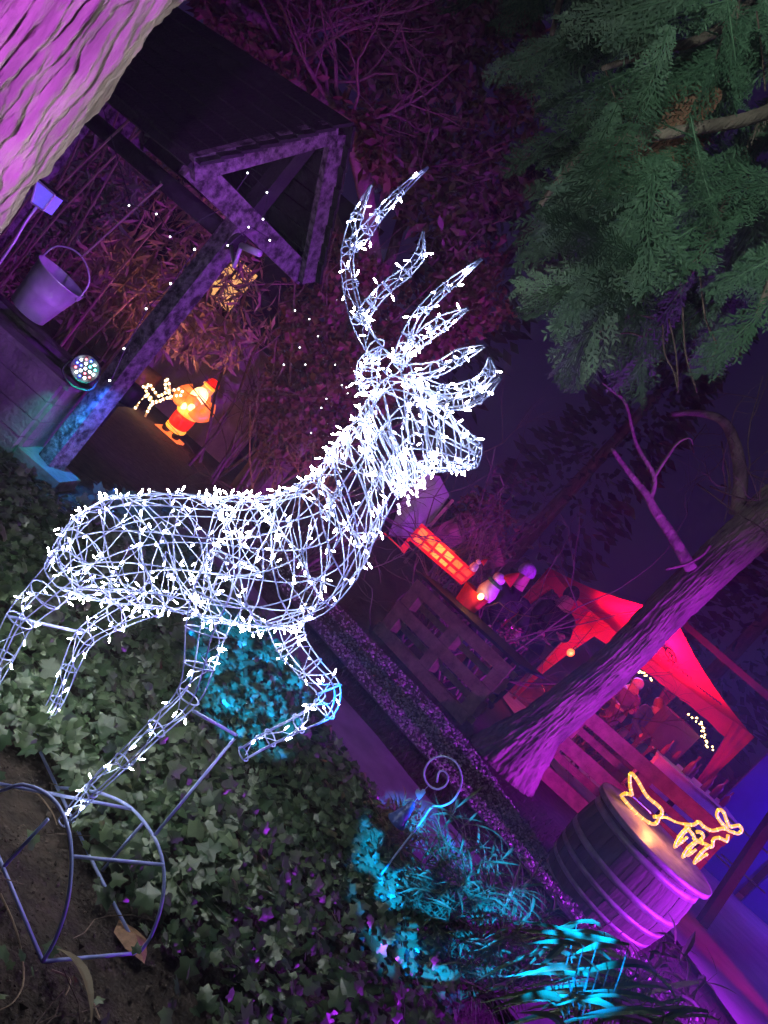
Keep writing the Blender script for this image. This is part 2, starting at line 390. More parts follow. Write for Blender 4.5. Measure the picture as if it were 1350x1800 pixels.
rod('base_brace', [arch_pt(FA, FB, 250, 1448), g0(180, 1530)]); rod('base_brace', [arch_pt(NA, NB, 84, 1440), g0(6, 1524)])
rod('support_rod', [farp[4], dp(412, 1298, -.12)]); rod('support_rod', [dp(340, 1250, .12), dp(415, 1292, -.12)])
rod('support_rod', [dp(10, 1082, .1), dp(146, 1112, -.1)]); rod('support_rod', [FB+V((0, 0, .0)), dp(52, 1280, -.12)], .004)
# the bulbs
lm = MB(); lm.tube([(0, 0, 0), (0, 0, .010)], .0012, 4, mi=1); lm.tube([(0, 0, .009), (0, 0, .012), (0, 0, .021), (0, 0, .0245)], [.0015, .0020, .0019, .0008], 6, mi=0)
led_me = lm.mesh('light_bulb', [led_tip, led_stem], smooth=True)
R.shuffle(LEDS); LEDS = LEDS[:760]
LEDS.sort(key=lambda q: (q[0]-CAM).length)
rest = MB()
for i, (p, d) in enumerate(LEDS):
    x, y = perp(d); M = frame(p, x, y, d)
    if i < 300: inst('light_bulb', led_me, deer, Matrix.Translation(-deer.location) @ M)
    else:
        for k in (0,): rest.add([M @ v for v in lm.v], lm.f); rest.mi[-len(lm.f):] = lm.mi
stuff(rest.build('light_bulb_string', [led_tip, led_stem], deer, True))
print('LEDS', len(LEDS))

# ================================================================== IVY BED
def ivy_shape(k):
    pts = [(0, 0), (.32, -.16), (.5, .12), (.36, .30), (.50, .62), (.24, .60), (0, 1.02), (-.24, .60), (-.50, .62), (-.36, .30), (-.5, .12), (-.32, -.16)]
    rr = random.Random(k); return [(x*rr.uniform(.85, 1.15), y*rr.uniform(.9, 1.1)) for x, y in pts]
def ivy_geo(k):
    o = ivy_shape(k); vs = [V((0, .35, .03))] + [V((x, y, -.10*abs(x) - .12*max(0, y-.6))) for x, y in o]
    return vs, [(0, i, i+1) for i in range(1, 12)] + [(0, 12, 1)]
IV = [ivy_geo(k) for k in range(5)]
ivy_me = []
for k, (vs, fs) in enumerate(IV):
    t = MB(); t.add(vs, fs); ivy_me.append(t.mesh('ivy_leaf', ivy_m))
SOIL = [(-400, 1240), (20, 1285), (90, 1330), (130, 1400), (175, 1500), (220, 1580), (290, 1660), (370, 1740), (400, 1900), (-400, 1900)]
def bedz(x, y): return 0.10*max(0, noise.noise(V((x*2.1, y*2.1, 3)))+0.35)
cands = []
bx0, bx1 = -2.2, 1.3
while len(cands) < 15000:
    x, y = R.uniform(bx0, bx1), R.uniform(1.0, 4.9)
    # bed boundary: path edge on the right, the well's side on the far left
    e = next((a for a in ((x0, y0, x1, y1) for (x0, y0), (x1, y1) in zip(B1, B1[1:])) if a[0] <= x <= a[2]), None)
    if e and y > e[1]+(e[3]-e[1])*(x-e[0])/(e[2]-e[0])+0.12: continue
    if x < -1.2 and y > 3.6: continue
    q = proj(V((x, y, 0.05)))
    if q[0] < -150 or q[1] > 1950 or q[0] > 1300: continue
    if inpoly((q[0]+R.gauss(0, 22), q[1]+R.gauss(0, 22)), SOIL) and R.random() < 0.985: continue
    if q[0] > 520 and q[1] > 1560 and R.random() < 0.55: continue
    cands.append((x, y))
ivy = MB(); leaves = []
for x, y in cands:
    z = hgt(y) + 0.015 + bedz(x, y)*R.uniform(.4, 1) + R.uniform(0, .07)
    nrm = (V((R.gauss(0, .6), -0.3+R.gauss(0, .6), 1))).normalized()
    a = R.uniform(0, 6.283); t = V((math.cos(a), math.sin(a), 0)); t = (t-nrm*t.dot(nrm)).normalized()
    s = R.uniform(.018, .046) if R.random() < .88 else R.uniform(.046, .075)
    leaves.append((V((x, y, z)), t.cross(nrm).normalized()*s, t*s, nrm*s, R.randrange(5)))
leaves.sort(key=lambda l: -l[1].length/(l[0]-CAM).length)
seen = [l for l in leaves if -20 < proj(l[0])[0] < 1370 and proj(l[0])[1] < 1820]
top = set(id(l) for l in seen[:300])
ivyroot = None
for l in leaves:
    if id(l) in top: continue
    M = frame(l[0], l[1], l[2], l[3]); ivy.add([M @ v for v in IV[l[4]][0]], IV[l[4]][1])
# trailing stems
for i in range(260):
    x, y = R.choice(cands); p = V((x, y, hgt(y)+.03)); d = V((R.uniform(-1, 1), R.uniform(-1, 1), .1)).normalized(); pts = [p]
    for k in range(5):
        d = (d+rdir()*.5); d.z = R.uniform(-.15, .2); d.normalize(); p = p+d*R.uniform(.03, .07); p.z = max(p.z, hgt(p.y)+.01); pts.append(p)
    ivy.tube(pts, .0016, 3, cap=False, mi=1)
ivyroot = tag(ivy.build('ivy_bed', [ivy_m, twig_m]), 'dense dark green ivy carpeting the bed beneath the lit deer', 'ivy', kind='stuff')
for l in seen[:300]: inst('ivy_leaf', ivy_me[l[4]], ivyroot, frame(l[0], l[1], l[2], l[3]))

# ---- litter on the bare soil
def onsoil(px, py, z=.0): return g0(px, py, z)
p = onsoil(230, 1652, .012); lf = MB(); a_, c_ = V((.06, -.045, .012)), V((.03, .028, .0))
out = [p-a_*.9, p-a_*.5+c_*.9, p+c_*1.1+V((0, 0, .006)), p+a_*.6+c_*.6, p+a_, p+a_*.4-c_*.8, p-a_*.3-c_]
lf.add(out+[p+V((0, 0, .02))], [(i, (i+1) % 7, 7) for i in range(7)])
tag(lf.build_at('dead_leaf', mat('dead_leaf', (0.30, 0.17, 0.10), .7, var=.35, scale=40, bump=.3), p), 'curled brown dead leaf lying on soil by the stand corner', 'leaf')
def blade(mb, base, tip, wd, sag=.2, n=7, mi=0, up=V((0, 0, 1))):
    d = tip-base; s = d.cross(up); s = s.normalized()*wd if s.length > 1e-5 else V((wd, 0, 0)); L_ = d.length; vs = []
    for i in range(n+1):
        t = i/n; c = base+d*t + V((0, 0, 1))*(sag*L_*(4*t*(1-t))*.5)
        wv = math.sin(math.pi*min(1, (t*.92+.08)))**.6 * (1-t**4); nn = s.cross(d).normalized()
        vs += [c-s*wv*.5+nn*wd*.15*wv, c, c+s*wv*.5+nn*wd*.15*wv]
    mb.add(vs, [(i*3+k, i*3+k+1, i*3+k+4, i*3+k+3) for i in range(n) for k in (0, 1)], mi)
lf = MB(); blade(lf, onsoil(98, 1668, .03), onsoil(160, 1810, .10), .028, .35)
tag(lf.build_at('fallen_bamboo_leaf', straw_m, onsoil(120, 1740)), 'long pale green strap leaf arching over the stand rod onto soil', 'leaf')
for k, (pts, lab) in enumerate((([(0, 1570), (30, 1640), (42, 1720), (25, 1760), (0, 1775)], 'long thin bare root looping over soil below the near arch'),
                                ([(30, 1382), (60, 1390), (90, 1425), (100, 1450)], 'short pale twig lying beneath the near arch top'),
                                ([(150, 1725), (175, 1790)], 'straight pale straw beside the long strap leaf'),
                                ([(90, 1705), (120, 1718), (122, 1735), (115, 1750)], 'small crooked rootlet on soil below the stand rail'))):
    q = catmull([onsoil(*p_, .008) for p_ in pts], 4)
    tag(MB().tube(q, [.0028*(1-.6*i/len(q)) for i in range(len(q))], 5).build_at('twig', mat('pale_twig', (.26, .19, .13), .8, var=.3, scale=40), q[0]), lab, 'twig')
cr = MB()
for i in range(900):
    px, py = R.uniform(-60, 420), R.uniform(1270, 1830)
    if not inpoly((px, py), SOIL): continue
    p = onsoil(px, py, 0.0); s = R.uniform(.002, .008) if R.random() < .95 else R.uniform(.008, .014)
    a = rdir()*s; c2 = a.cross(rdir()).normalized()*s*.7; d2 = a.cross(c2).normalized()*s*.8; p.z = s*.3-.004
    cr.add([p+a, p-a, p+c2, p-c2, p+d2, p-d2], [(0, 2, 4), (2, 1, 4), (1, 3, 4), (3, 0, 4), (2, 0, 5), (1, 2, 5), (3, 1, 5), (0, 3, 5)])
tag(cr.build('soil_crumbs', leafmat('crumb', (.03, .022, .018), (.16, .13, .11), .9, .2)), 'crumbs of dark soil and tiny stones on the bare patch', 'soil', kind='stuff')

# ================================================================== BAMBOO AND GRASS BESIDE THE PATH
def tuft(name, base, label, cat, m, n, h, lean, leafw, seed, group=None, culms=8, big=0):
    rr = random.Random(seed); root = thing(name, label, cat, base, group)
    st, lv = MB(), MB(); bigs = []
    for i in range(culms):
        a = rr.uniform(0, 6.28); s = base+V((math.cos(a), math.sin(a), 0))*rr.uniform(0, .12*h*2); H = h*rr.uniform(.6, 1.1)
        top_ = s+V((math.cos(a)*.25*H+lean.x*H, math.sin(a)*.25*H+lean.y*H, H)); mid = (s+top_)/2+rdir()*.05*H
        pts = catmull([s, mid, top_], 5); st.tube(pts, [.0028*(1-.7*k/len(pts)) for k in range(len(pts))], 4)
        for k in range(n//culms):
            t = rr.uniform(.15, 1); p = pts[min(int(t*len(pts)), len(pts)-1)]
            b2 = rr.uniform(0, 6.28); L_ = rr.uniform(.5, 1.1)*h*.42
            d = V((math.cos(b2), math.sin(b2), rr.uniform(-.35, .75))).normalized()*L_
            blade(lv, p, p+d, leafw*rr.uniform(.6, 1.2), rr.uniform(0, .35), n=5)
    stuff(st.build('stem', twig_m if m is straw_m else bamboo_m, root)); stuff(lv.build('leaf_mass', m, root))
    return root
TG = None
tuft('grass_tuft', gnd(650, 1490), 'thin straggly grass tuft around the spiral garden stake', 'grass', straw_m, 420, .25, V((.1, -.1, 0)), .012, 1, culms=22)
tuft('bamboo_tuft', gnd(735, 1625), 'thin leaved bamboo tuft at the ivy edge beside the path', 'bamboo', bamboo_m, 560, .44, V((0, -.1, 0)), .014, 2, culms=26)
tuft('bamboo_tuft', gnd(800, 1720), 'dense twiggy bamboo tuft between the ivy and broad bamboo leaves', 'bamboo', bamboo_m, 560, .42, V((.1, -.1, 0)), .013, 3, culms=26)
tuft('bamboo_tuft', gnd(880, 1720), 'loose bamboo tuft at the path in front of the barrel', 'bamboo', bamboo_m, 260, .30, V((.1, 0, 0)), .015, 4, culms=14)
tuft('bamboo_tuft', gnd(1130, 1790), 'purple tinted bamboo tuft with wide leaves in front of the barrel', 'bamboo', bamboo_m, 110, .42, V((-.1, 0, 0)), .030, 5, culms=8)
# near clump of broad leaves reaching in from the right
root = thing('broad_bamboo', 'near bamboo clump with long broad arching green leaves below the barrel', 'bamboo', gnd(1000, 1880))
stemb = MB()
for i in range(150):
    rr = random.Random(100+i); px, py = rr.uniform(950, 1200), rr.uniform(1600, 1850)
    if py < 1585+max(0, px-950)*.7: continue
    d = rr.uniform(1.75, 2.5); tip = at(px-rr.uniform(20, 150), py+rr.uniform(-60, 70), d+rr.uniform(-.3, .2)); bs = at(px+rr.uniform(10, 90), py+rr.uniform(-25, 40), d)
    lf = MB(); blade(lf, bs, tip, rr.uniform(.008, .021), rr.uniform(.0, .35), n=6, up=V((.2*rr.uniform(-1, 1), -.6, 1)))
    lf.build('leaf', bamboo_m, root); stemb.tube([bs, bs+V((.05, .02, -.08)), at(1040, 1900, 2.0)+V((rr.uniform(-.1, .1), 0, 0))], [.0018, .002, .0025], 4)
stuff(stemb.build('stem', twig_m, root))

# ================================================================== SPIRAL STAKE AND BELL
blue_iron = mat('blue_iron', (.34, .42, .62), .5, .1, var=.2, scale=30)
SY = gnd(655, 1560).y
def cz(x, y): return aty(550+x/3.375, 1280+y/3.375, SY)
stake = thing('spiral_garden_stake', 'thin blue metal garden stake curled into a spiral, standing in grass', 'garden stake', gnd(655, 1560))
pts = catmull([cz(*q) for q in ((330, 975), (480, 765), (640, 560), (690, 485), (720, 465), (770, 462), (830, 430), (872, 360), (884, 290), (850, 205), (775, 166), (700, 190), (660, 262), (680, 330), (735, 362), (785, 340), (803, 292), (780, 256), (748, 262), (735, 320))], 4)
MB().tube(pts, .0042, 7).build('rod', blue_iron, stake, True)
bell = thing('bell_ornament', 'blue cone bell with heart charm hanging from the spiral stake', 'bell', cz(600, 440))
MB().tube([cz(688, 338), cz(650, 380), cz(600, 440)], .0012, 5).build('cord', blue_iron, bell)
hp = [(0, -1), (.55, -.35), (.95, .3), (.75, .8), (.35, .85), (0, .5), (-.35, .85), (-.75, .8), (-.95, .3), (-.55, -.35)]
hc = cz(635, 393); ux = V((.75, 0, .65)); uy = V((-.5, 0, .8))
MB().prism([hc+ux*x*.022+uy*y*.026 for x, y in hp], V((0, .006, 0))).build('heart', blue_iron, bell)
ap, bt = cz(600, 440), cz(495, 555); ax = (bt-ap); Lb = ax.length
bell_m = mat('bell_enamel', (.06, .10, .32), .4, var=.25, scale=30)
MB().lathe([(.006, 0), (.014, .1*Lb), (.022, .45*Lb), (.034, .85*Lb), (.043, Lb), (.040, Lb), (.030, .84*Lb)], ap, ax, 20, close=False).build('bell_cone', bell_m, bell, True)

# ================================================================== BARREL
BT = at(1152, 1470, 4.62); BX, BY, BZ = BT
gz_ = hgt(BY)
bar_ = thing('half_barrel', 'weathered oak half barrel with iron hoops and round lid, beside the path', 'barrel', V((BX, BY, gz_)))
H = BZ-gz_-.03
def brad(z): t = z/H; return .285+.105*math.sin(math.pi*(.16+t*.56))
NS = 24
sv = MB(); 
for zi in range(9):
    z = H*zi/8; r = brad(z)
    for (rr_, a) in ((r, -1), (r, 1), (r-.03, 1), (r-.03, -1)):
        t = a*math.pi/NS*.975; sv.v.append(V((rr_*math.cos(t), rr_*math.sin(t), z)))
for zi in range(8):
    o = zi*4; sv.f += [(o+k, o+(k+1) % 4, o+4+(k+1) % 4, o+4+k) for k in range(4)]
sv.f += [(3, 2, 1, 0), (32, 33, 34, 35)]; sv.mi = [0]*len(sv.f)
sme = sv.mesh('stave', barrel_m)
for k in range(NS): inst('stave', sme, bar_, Matrix.Rotation(2*math.pi*k/NS, 4, 'Z') @ Matrix.Translation((R.uniform(-.002, .003), 0, R.uniform(-.008, .004))))
for z0, z1 in ((H*.88, H*.95), (H*.55, H*.62), (H*.37, H*.425), (H*.20, H*.25), (H*.03, H*.08)):
    MB().lathe([(brad(z0)+.0005, z0), (brad(z0)+.003, z0), (brad(z1)+.003, z1), (brad(z1)+.0005, z1)], (BX, BY, gz_), n=48).build('hoop', hoop_m, bar_, True)
lid_r = .402
tt = mat('lid_wood', (.36, .25, .17), .65, var=.25, scale=10, bump=.3, stretch=(1, .2, 1))
for k in range(6):      # lid of six boards
    x0, x1 = -lid_r+2*lid_r*k/6+.001, -lid_r+2*lid_r*(k+1)/6-.001; n = 6; up_, dn = [], []
    for i in range(n+1):
        x = x0+(x1-x0)*i/n; yy = math.sqrt(max(1e-4, lid_r**2-x*x)); up_.append(V((BX+x, BY+yy, BZ-.025))); dn.append(V((BX+x, BY-yy, BZ-.025)))
    MB().prism(list(reversed(up_))+dn, V((0, 0, .025))).build('lid_board', tt, bar_)
MB().lathe([(lid_r+.001, -.03), (lid_r+.007, -.03), (lid_r+.007, .002), (lid_r+.001, .002)], (BX, BY, BZ), n=56).build('lid_rim', hoop_m, bar_, True)

# ---- rope light sleigh and little deer on the lid
rope_m = mat('rope_light_tube', (.30, .16, .04), .35, var=.05, emis=(1.0, .50, .03), estr=1.0)
ropeled = glow('rope_light_bulb', (1.0, .58, .08), 3.0)
def ropelight(path, parent, name, r=.0105, sp=.042, closed=False, smooth=4):
    q = catmull(path, smooth); o = MB().tube(q, r, 8).build(name, rope_m, parent, True)
    dots = MB(); acc = 0
    for a, c in zip(q, q[1:]):
        L_ = (c-a).length; n_ = max(1, int(L_/.006))
        for i in range(n_):
            acc += L_/n_
            if acc > sp: acc = 0; p = a.lerp(c, i/n_); d = (c-a).normalized()*r*.9; x, y = perp(d); dots.blob(p, x*r*1.12, y*r*1.12, d, 6, 4)
    stuff(dots.build('bulb_row', ropeled, o)); return o
YB = BY
def rz(x, y, dy=0.0): return aty(1060+x/3.914, 1340+y/3.914, YB+dy)
rs = thing('rope_light_sleigh', 'amber rope light sleigh drawn by small deer on the barrel lid', 'rope light', V((BX, BY, BZ)))
for dy in (-.07, .09):
    ropelight([rz(200, 225, dy), rz(185, 150, dy), rz(190, 75, dy), rz(235, 120, dy), rz(300, 230, dy), rz(370, 290, dy), rz(405, 330, dy), rz(395, 370, dy), rz(345, 375, dy)], rs, 'sleigh_side')
    ropelight([rz(120, 235, dy), rz(150, 215, dy), rz(200, 225, dy)], rs, 'sleigh_back')
    ropelight([rz(130, 240, dy), rz(200, 320, dy), rz(270, 385, dy), rz(340, 425, dy), rz(375, 410, dy), rz(385, 375, dy)], rs, 'sleigh_runner')
MB().tube([rz(205, 235), rz(330, 350)], .004, 6).build('frame_wire', white_wire, rs)
ropelight([rz(385, 378, 0), rz(440, 380), rz(500, 410), rz(560, 425)], rs, 'rein', .007, .05)
ropelight([rz(560, 425), rz(620, 430), rz(660, 410), rz(690, 440), rz(750, 470), rz(820, 455), rz(860, 465)], rs, 'deer_back')
ropelight([rz(860, 500), rz(850, 540), rz(800, 520), rz(760, 530), rz(750, 580), rz(700, 560), rz(640, 540), rz(620, 500), rz(570, 440)], rs, 'deer_belly')
ropelight([rz(640, 480), rz(670, 480), rz(690, 510), rz(660, 540), rz(620, 520)], rs, 'deer_saddle')
for dy, legs in ((-.03, ((575, 450, 490, 580), (640, 540, 545, 650), (735, 570, 625, 690))), (.05, ((600, 450, 520, 560), (660, 540, 580, 640), (750, 570, 650, 670)))):
    for x0, y0, x1, y1 in legs:
        ropelight([rz(x0, y0, dy), rz((x0+x1)/2-8, (y0+y1)/2-10, dy), rz(x1, y1, dy), rz(x1+22, y1-10, dy), rz((x0+x1)/2+22, (y0+y1)/2+8, dy)], rs, 'deer_leg', .008, .036)
ropelight([rz(850, 450), rz(810, 410), rz(782, 360), rz(800, 325), rz(830, 345), rz(850, 400), rz(870, 440), rz(900, 440), rz(935, 435), rz(955, 465), rz(930, 490), rz(890, 480), rz(860, 470)], rs, 'deer_head', .010)
lamp('rope_glow', 'POINT', V((BX-.05, BY-.02, BZ+.10)), 4.5, (1, .32, .07), rs, size=.05)

# ================================================================== TREES
def trunk_mesh(axis, rads, seed, ridge=.12, na=72, freq=9, mats=None, nz=60, zst=.55):
    q = catmull(axis, max(1, nz//(len(axis)-1))); mb = MB(); vs = []; m = len(q)
    for i, p in enumerate(q):
        t = i/(m-1)*(len(rads)-1); k = min(int(t), len(rads)-2); r = rads[k]*(1-t+k)+rads[k+1]*(t-k)
        d = (q[min(i+1, m-1)]-q[max(i-1, 0)]).normalized(); x = (V((1, 0, 0))-d*d.x).normalized(); y = d.cross(x)
        for j in range(na):
            a = 2*math.pi*j/na; ca, sa = math.cos(a), math.sin(a)
            n1 = noise.noise(V((ca*freq*.35, sa*freq*.35, p.z*1.3+seed)))
            n4 = noise.noise(V((ca*freq*.9+7, sa*freq*.9, p.z*5+seed))); q2 = V((ca*freq+n1*.9+n4*.45, sa*freq-n1*.9+n4*.45, p.z*freq*zst+seed+n1*.6+n4*.5)); dd = noise.voronoi(q2)[0]; h = min(1, (dd[1]-dd[0])/.42); h = h*h*(3-2*h)
            fr_ = noise.fractal(V((ca*freq*2.2, sa*freq*2.2, p.z*freq*.9+seed)), 1.0, 2.0, 4)
            rr_ = r*(1+ridge*(.5*n1+(h-1)*.8+.72*fr_)); vs.append(p+x*(rr_*ca)+y*(rr_*sa))
    mb.add(vs, [(i*na+j, i*na+(j+1) % na, (i+1)*na+(j+1) % na, (i+1)*na+j) for i in range(m-1) for j in range(na)]); return mb
def twigs(mb, p, d, L_, r, depth, rr, spread=.6, grav=0.0):
    pts = [p]; n = 5; dd = d.normalized()
    for i in range(n):
        dd = (dd + V((rr.gauss(0, .18), rr.gauss(0, .18), rr.gauss(0, .18)+grav))).normalized(); p = p+dd*L_/n; pts.append(p)
    mb.tube(pts, [r*(1-.55*i/n) for i in range(n+1)], 4 if depth < 2 else 6)
    if depth > 0:
        for k in range(rr.randint(2, 4)):
            i = rr.randint(1, n); nd = (dd+V((rr.gauss(0, spread), rr.gauss(0, spread), rr.gauss(0, spread)))).normalized()
            twigs(mb, pts[i], nd, L_*rr.uniform(.45, .75), r*.5, depth-1, rr, spread, grav)
# close trunk with deep bark, at the upper left
TX = -1.05-.30
bt_ = thing('bark_tree', 'close thick tree trunk with deeply ridged bark, beside the timber well', 'tree', V((TX, 1.6, 0)))
trunk_mesh([V((TX-.05, 1.6, -.05)), V((TX, 1.6, 1.0)), V((TX+.01, 1.6, 1.8)), V((TX+.06, 1.62, 3.2))], [.36, .30, .295, .28], 3, .075, na=340, freq=9.5, nz=460, zst=.24).build('trunk', pale_bark, bt_, True)
mb = MB(); twigs(mb, V((TX+.06, 1.62, 3.1)), V((-.4, .1, 1)), 1.6, .14, 2, random.Random(4)); mb.build('limb', pale_bark, bt_, True)
# the tree beside the barrel
TB = gnd(885, 1350)
rt_ = thing('path_tree', 'purple lit tree trunk with broken branch, between gravel strip and red gazebo', 'tree', TB)
ax_ = [TB+V((-.02, 0, -.1)), TB+V((0, 0, .5)), aty(1085, 1165, TB.y), aty(1200, 1045, TB.y), aty(1350, 905, TB.y), aty(1500, 760, TB.y)]
trunk_mesh(ax_, [.40, .20, .165, .17, .175, .17], 9, .085, na=220, freq=8, nz=460, zst=.32).build('trunk', bark_m, rt_, True)
def lpx(ps, d=0): return [aty(x, y, TB.y+d) for x, y in ps]
br = lpx([(1215, 1000), (1180, 940), (1150, 895), (1137, 870), (1105, 830), (1075, 788)], -.25)
MB().tube(catmull(br, 4), [.050-.034*i/20 for i in range(21)], 9).build('broken_branch', bark_m, rt_, True)
f2 = lpx([(1142, 880), (1150, 838), (1118, 780), (1100, 710), (1080, 690), (1058, 672)], -.25)
f3 = lpx([(1150, 838), (1175, 800), (1192, 778), (1212, 770), (1218, 782)], -.25)
mb = MB().tube(catmull(f2, 4), [.022-.015*i/20 for i in range(21)], 7); mb.tube(catmull(f3, 4), [.015-.010*i/16 for i in range(17)], 6); mb.build('forked_branch', bark_m, rt_, True)
lb = lpx([(1295, 905), (1302, 840), (1290, 775), (1268, 738), (1225, 726), (1180, 728)], .1)
MB().tube(catmull(lb, 5), [.065-.045*i/25 for i in range(26)], 9).build('limb', bark_m, rt_, True)
mb = MB().tube(catmull(lpx([(1170, 1000), (1205, 992), (1235, 975), (1248, 958)], -.35), 4), .012, 5)
rr = random.Random(21)
for i in range(9):
    p = aty(rr.uniform(1200, 1350), rr.uniform(740, 900), TB.y+.3); twigs(mb, p, V((rr.uniform(-.6, .6), rr.uniform(-.5, .2), rr.uniform(-.2, .8))), rr.uniform(.4, 1.0), .008, 2, rr)
stuff(mb.build('twig_spray', twig_m, rt_, True))
# bare shrubs in the dark behind
for k, (px, py, y, L_, lab) in enumerate(((940, 900, 8.5, 1.7, 'bare thorny shrub rising behind the stall and red gazebo'), (1040, 900, 8.0, 1.6, 'bare twiggy shrub behind the broken branch'), (1345, 960, 9.5, 1.0, 'bare shrub right of the purple trunk'), (640, 800, 6.6, 1.0, 'leafless cane shrub beside the glowing bearded figure'))):
    p = aty(px, py, y); base = V((p.x, y, hgt(y))); s_ = thing('bare_shrub', lab, 'shrub', base); mb = MB(); rr = random.Random(30+k)
    for i in range(9 if k != 3 else 16):
        a = rr.uniform(0, 6.28); twigs(mb, base+V((rr.uniform(-.3, .3), rr.uniform(-.2, .2), -.02)), V((math.cos(a)*.45, math.sin(a)*.3, 1)), L_*rr.uniform(.7, 1.3), .013, 3 if k != 3 else 2, rr, .55)
    stuff(mb.build('branches', twig_m, s_))

# ---- foliage clouds: bent leaf blades spread through a volume seen between px outlines
def leafcloud(poly, d0, d1, n, size, ratio, rr, hang=.3):
    mb = MB(); x0, x1 = min(p[0] for p in poly), max(p[0] for p in poly); y0, y1 = min(p[1] for p in poly), max(p[1] for p in poly); k = 0
    while k < n:
        px, py = rr.uniform(x0, x1), rr.uniform(y0, y1)
        if not inpoly((px, py), poly): continue
        d = rr.uniform(d0, d1); p = at(px, py, d)
        if noise.noise(p*1.3)+.5*noise.noise(p*3.1) < -.12: k += .3; continue
        k += 1
        L_ = size*rr.uniform(.6, 1.3); dr = (V((rr.gauss(0, 1), rr.gauss(0, 1), rr.gauss(0, .8)-hang))).normalized(); s = dr.cross(V((rr.gauss(0, 1), rr.gauss(0, 1), rr.gauss(0, 1)))).normalized()*L_*ratio; c = s.cross(dr)*rr.uniform(-.8, .8)
        a, e = p, p+dr*L_; m1 = p+dr*L_*.5+c
        mb.add([a, m1-s, m1+s*.0+c*.3, m1+s, e+c*-.5], [(0, 1, 2), (0, 2, 3), (1, 4, 2), (2, 4, 3)])
    return mb
def tree_base(px, py, y): p = aty(px, py, y); return V((p.x, y, hgt(y)))
rr = random.Random(50)
# brown leaved tree arching over the well
tb = tree_base(600, 640, 9.0); bl = thing('brown_leaved_tree', 'tree with curled brown leaves and purple stem arching behind the well roof', 'tree', tb)
st = catmull([tb, aty(640, 560, 8.8), aty(648, 400, 8.3), aty(632, 290, 7.4), aty(600, 205, 7.0), aty(540, 160, 7.0), aty(508, 125, 7.0), aty(490, 60, 7.0), aty(420, 15, 7.0), aty(330, -60, 7.0)], 4)
MB().tube(st, [.10-.05*i/36 for i in range(37)], 9).build('trunk', bark_m, bl, True)
mb = MB()
for i in range(14): twigs(mb, st[rr.randrange(10, 36)], V((rr.uniform(-1, 1), rr.uniform(-.6, .3), rr.uniform(.1, 1))), rr.uniform(.7, 1.5), .02, 2, rr)
mb.build('limb', twig_m, bl)
stuff(leafcloud([(300, -80), (620, -80), (640, 120), (700, 330), (640, 300), (600, 195), (480, 130), (380, 60)], 6.6, 8.2, 4600, .13, .22, rr).build('crown', brown_m, bl))
tb = tree_base(760, 500, 8.6); cl = thing('curled_leaf_tree', 'dim tree with narrow curling leaves hanging above the deer antlers', 'tree', tb)
mb = MB(); twigs(mb, tb, V((-.05, 0, 1)), 4.5, .13, 3, rr, .5); mb.build('trunk', bark_m, cl, True)
stuff(leafcloud([(600, -60), (960, -60), (950, 160), (940, 340), (840, 420), (790, 520), (740, 430), (650, 300)], 7.0, 9.4, 7500, .15, .18, rr, .6).build('crown', olive_m, cl))
# beech hedge behind the deer's neck
tb = tree_base(560, 620, 8.2); hd = thing('beech_shrub', 'shrub of red brown leaves behind the deer, right of the well', 'shrub', tb)
mb = MB()
for i in range(10): twigs(mb, tb+V((rr.uniform(-.6, .6), rr.uniform(-.3, .3), 0)), V((rr.uniform(-.3, .3), 0, 1)), rr.uniform(1.6, 2.6), .02, 2, rr)
stuff(mb.build('branches', twig_m, hd))
stuff(leafcloud([(505, 420), (600, 400), (700, 500), (880, 420), (900, 560), (760, 640), (640, 760), (580, 830), (460, 820), (440, 720), (500, 560)], 7.4, 9.2, 7000, .10, .32, rr).build('foliage', brown_m, hd))
tb = tree_base(860, 930, 9.5); hd = thing('red_lit_shrub', 'small leaved shrub lit red behind the glowing grid panel', 'shrub', tb)
mb = MB()
for i in range(6): twigs(mb, tb+V((rr.uniform(-.3, .3), 0, 0)), V((rr.uniform(-.3, .3), 0, 1)), rr.uniform(1.2, 2.0), .02, 2, rr)
stuff(mb.build('branches', twig_m, hd))
stuff(leafcloud([(790, 900), (840, 850), (900, 900), (915, 960), (880, 1000), (840, 980)], 9.0, 10.0, 520, .085, .35, rr).build('foliage', brown_m, hd))
# bamboo thicket behind the well
tb = tree_base(250, 420, 6.4); bb = thing('bamboo_thicket', 'tall bamboo thicket with straw coloured leaves behind the well', 'bamboo', tb)
mb = MB()
for i in range(46):
    p = tb+V((rr.uniform(-1.6, 1.5), rr.uniform(-.4, .7), -.05)); p.z = hgt(p.y)
    if -2.55 < p.x < -1.1: continue
    t_ = p+V((rr.uniform(-.5, .5), rr.uniform(-.4, .3), rr.uniform(2.2, 3.4)))
    MB().tube(catmull([p, (p+t_)/2+rdir()*.08, t_], 4), [.012-.008*i_/8 for i_ in range(9)], 5).build('culm', straw_m, bb)
stuff(leafcloud([(60, 160), (230, 200), (420, 350), (470, 470), (480, 590), (400, 640), (330, 630), (210, 600), (100, 560), (-60, 520), (-60, 300)], 5.9, 7.3, 5200, .17, .085, rr, .5).build('leaf_mass', straw_m, bb))
tb = tree_base(60, 300, 4.6); bb = thing('bamboo_clump', 'bamboo clump with pale leaves beside the bark tree', 'bamboo', tb)
mb = MB()
for i in range(14):
    p = tb+V((rr.uniform(-.5, .5), rr.uniform(-.2, .4), 0)); MB().tube(catmull([p, p+V((.1*rr.uniform(-1, 1), 0, 1.1)), p+V((.3*rr.uniform(-1, 1), -.1, 2.1))], 4), .007, 5).build('culm', straw_m, bb)
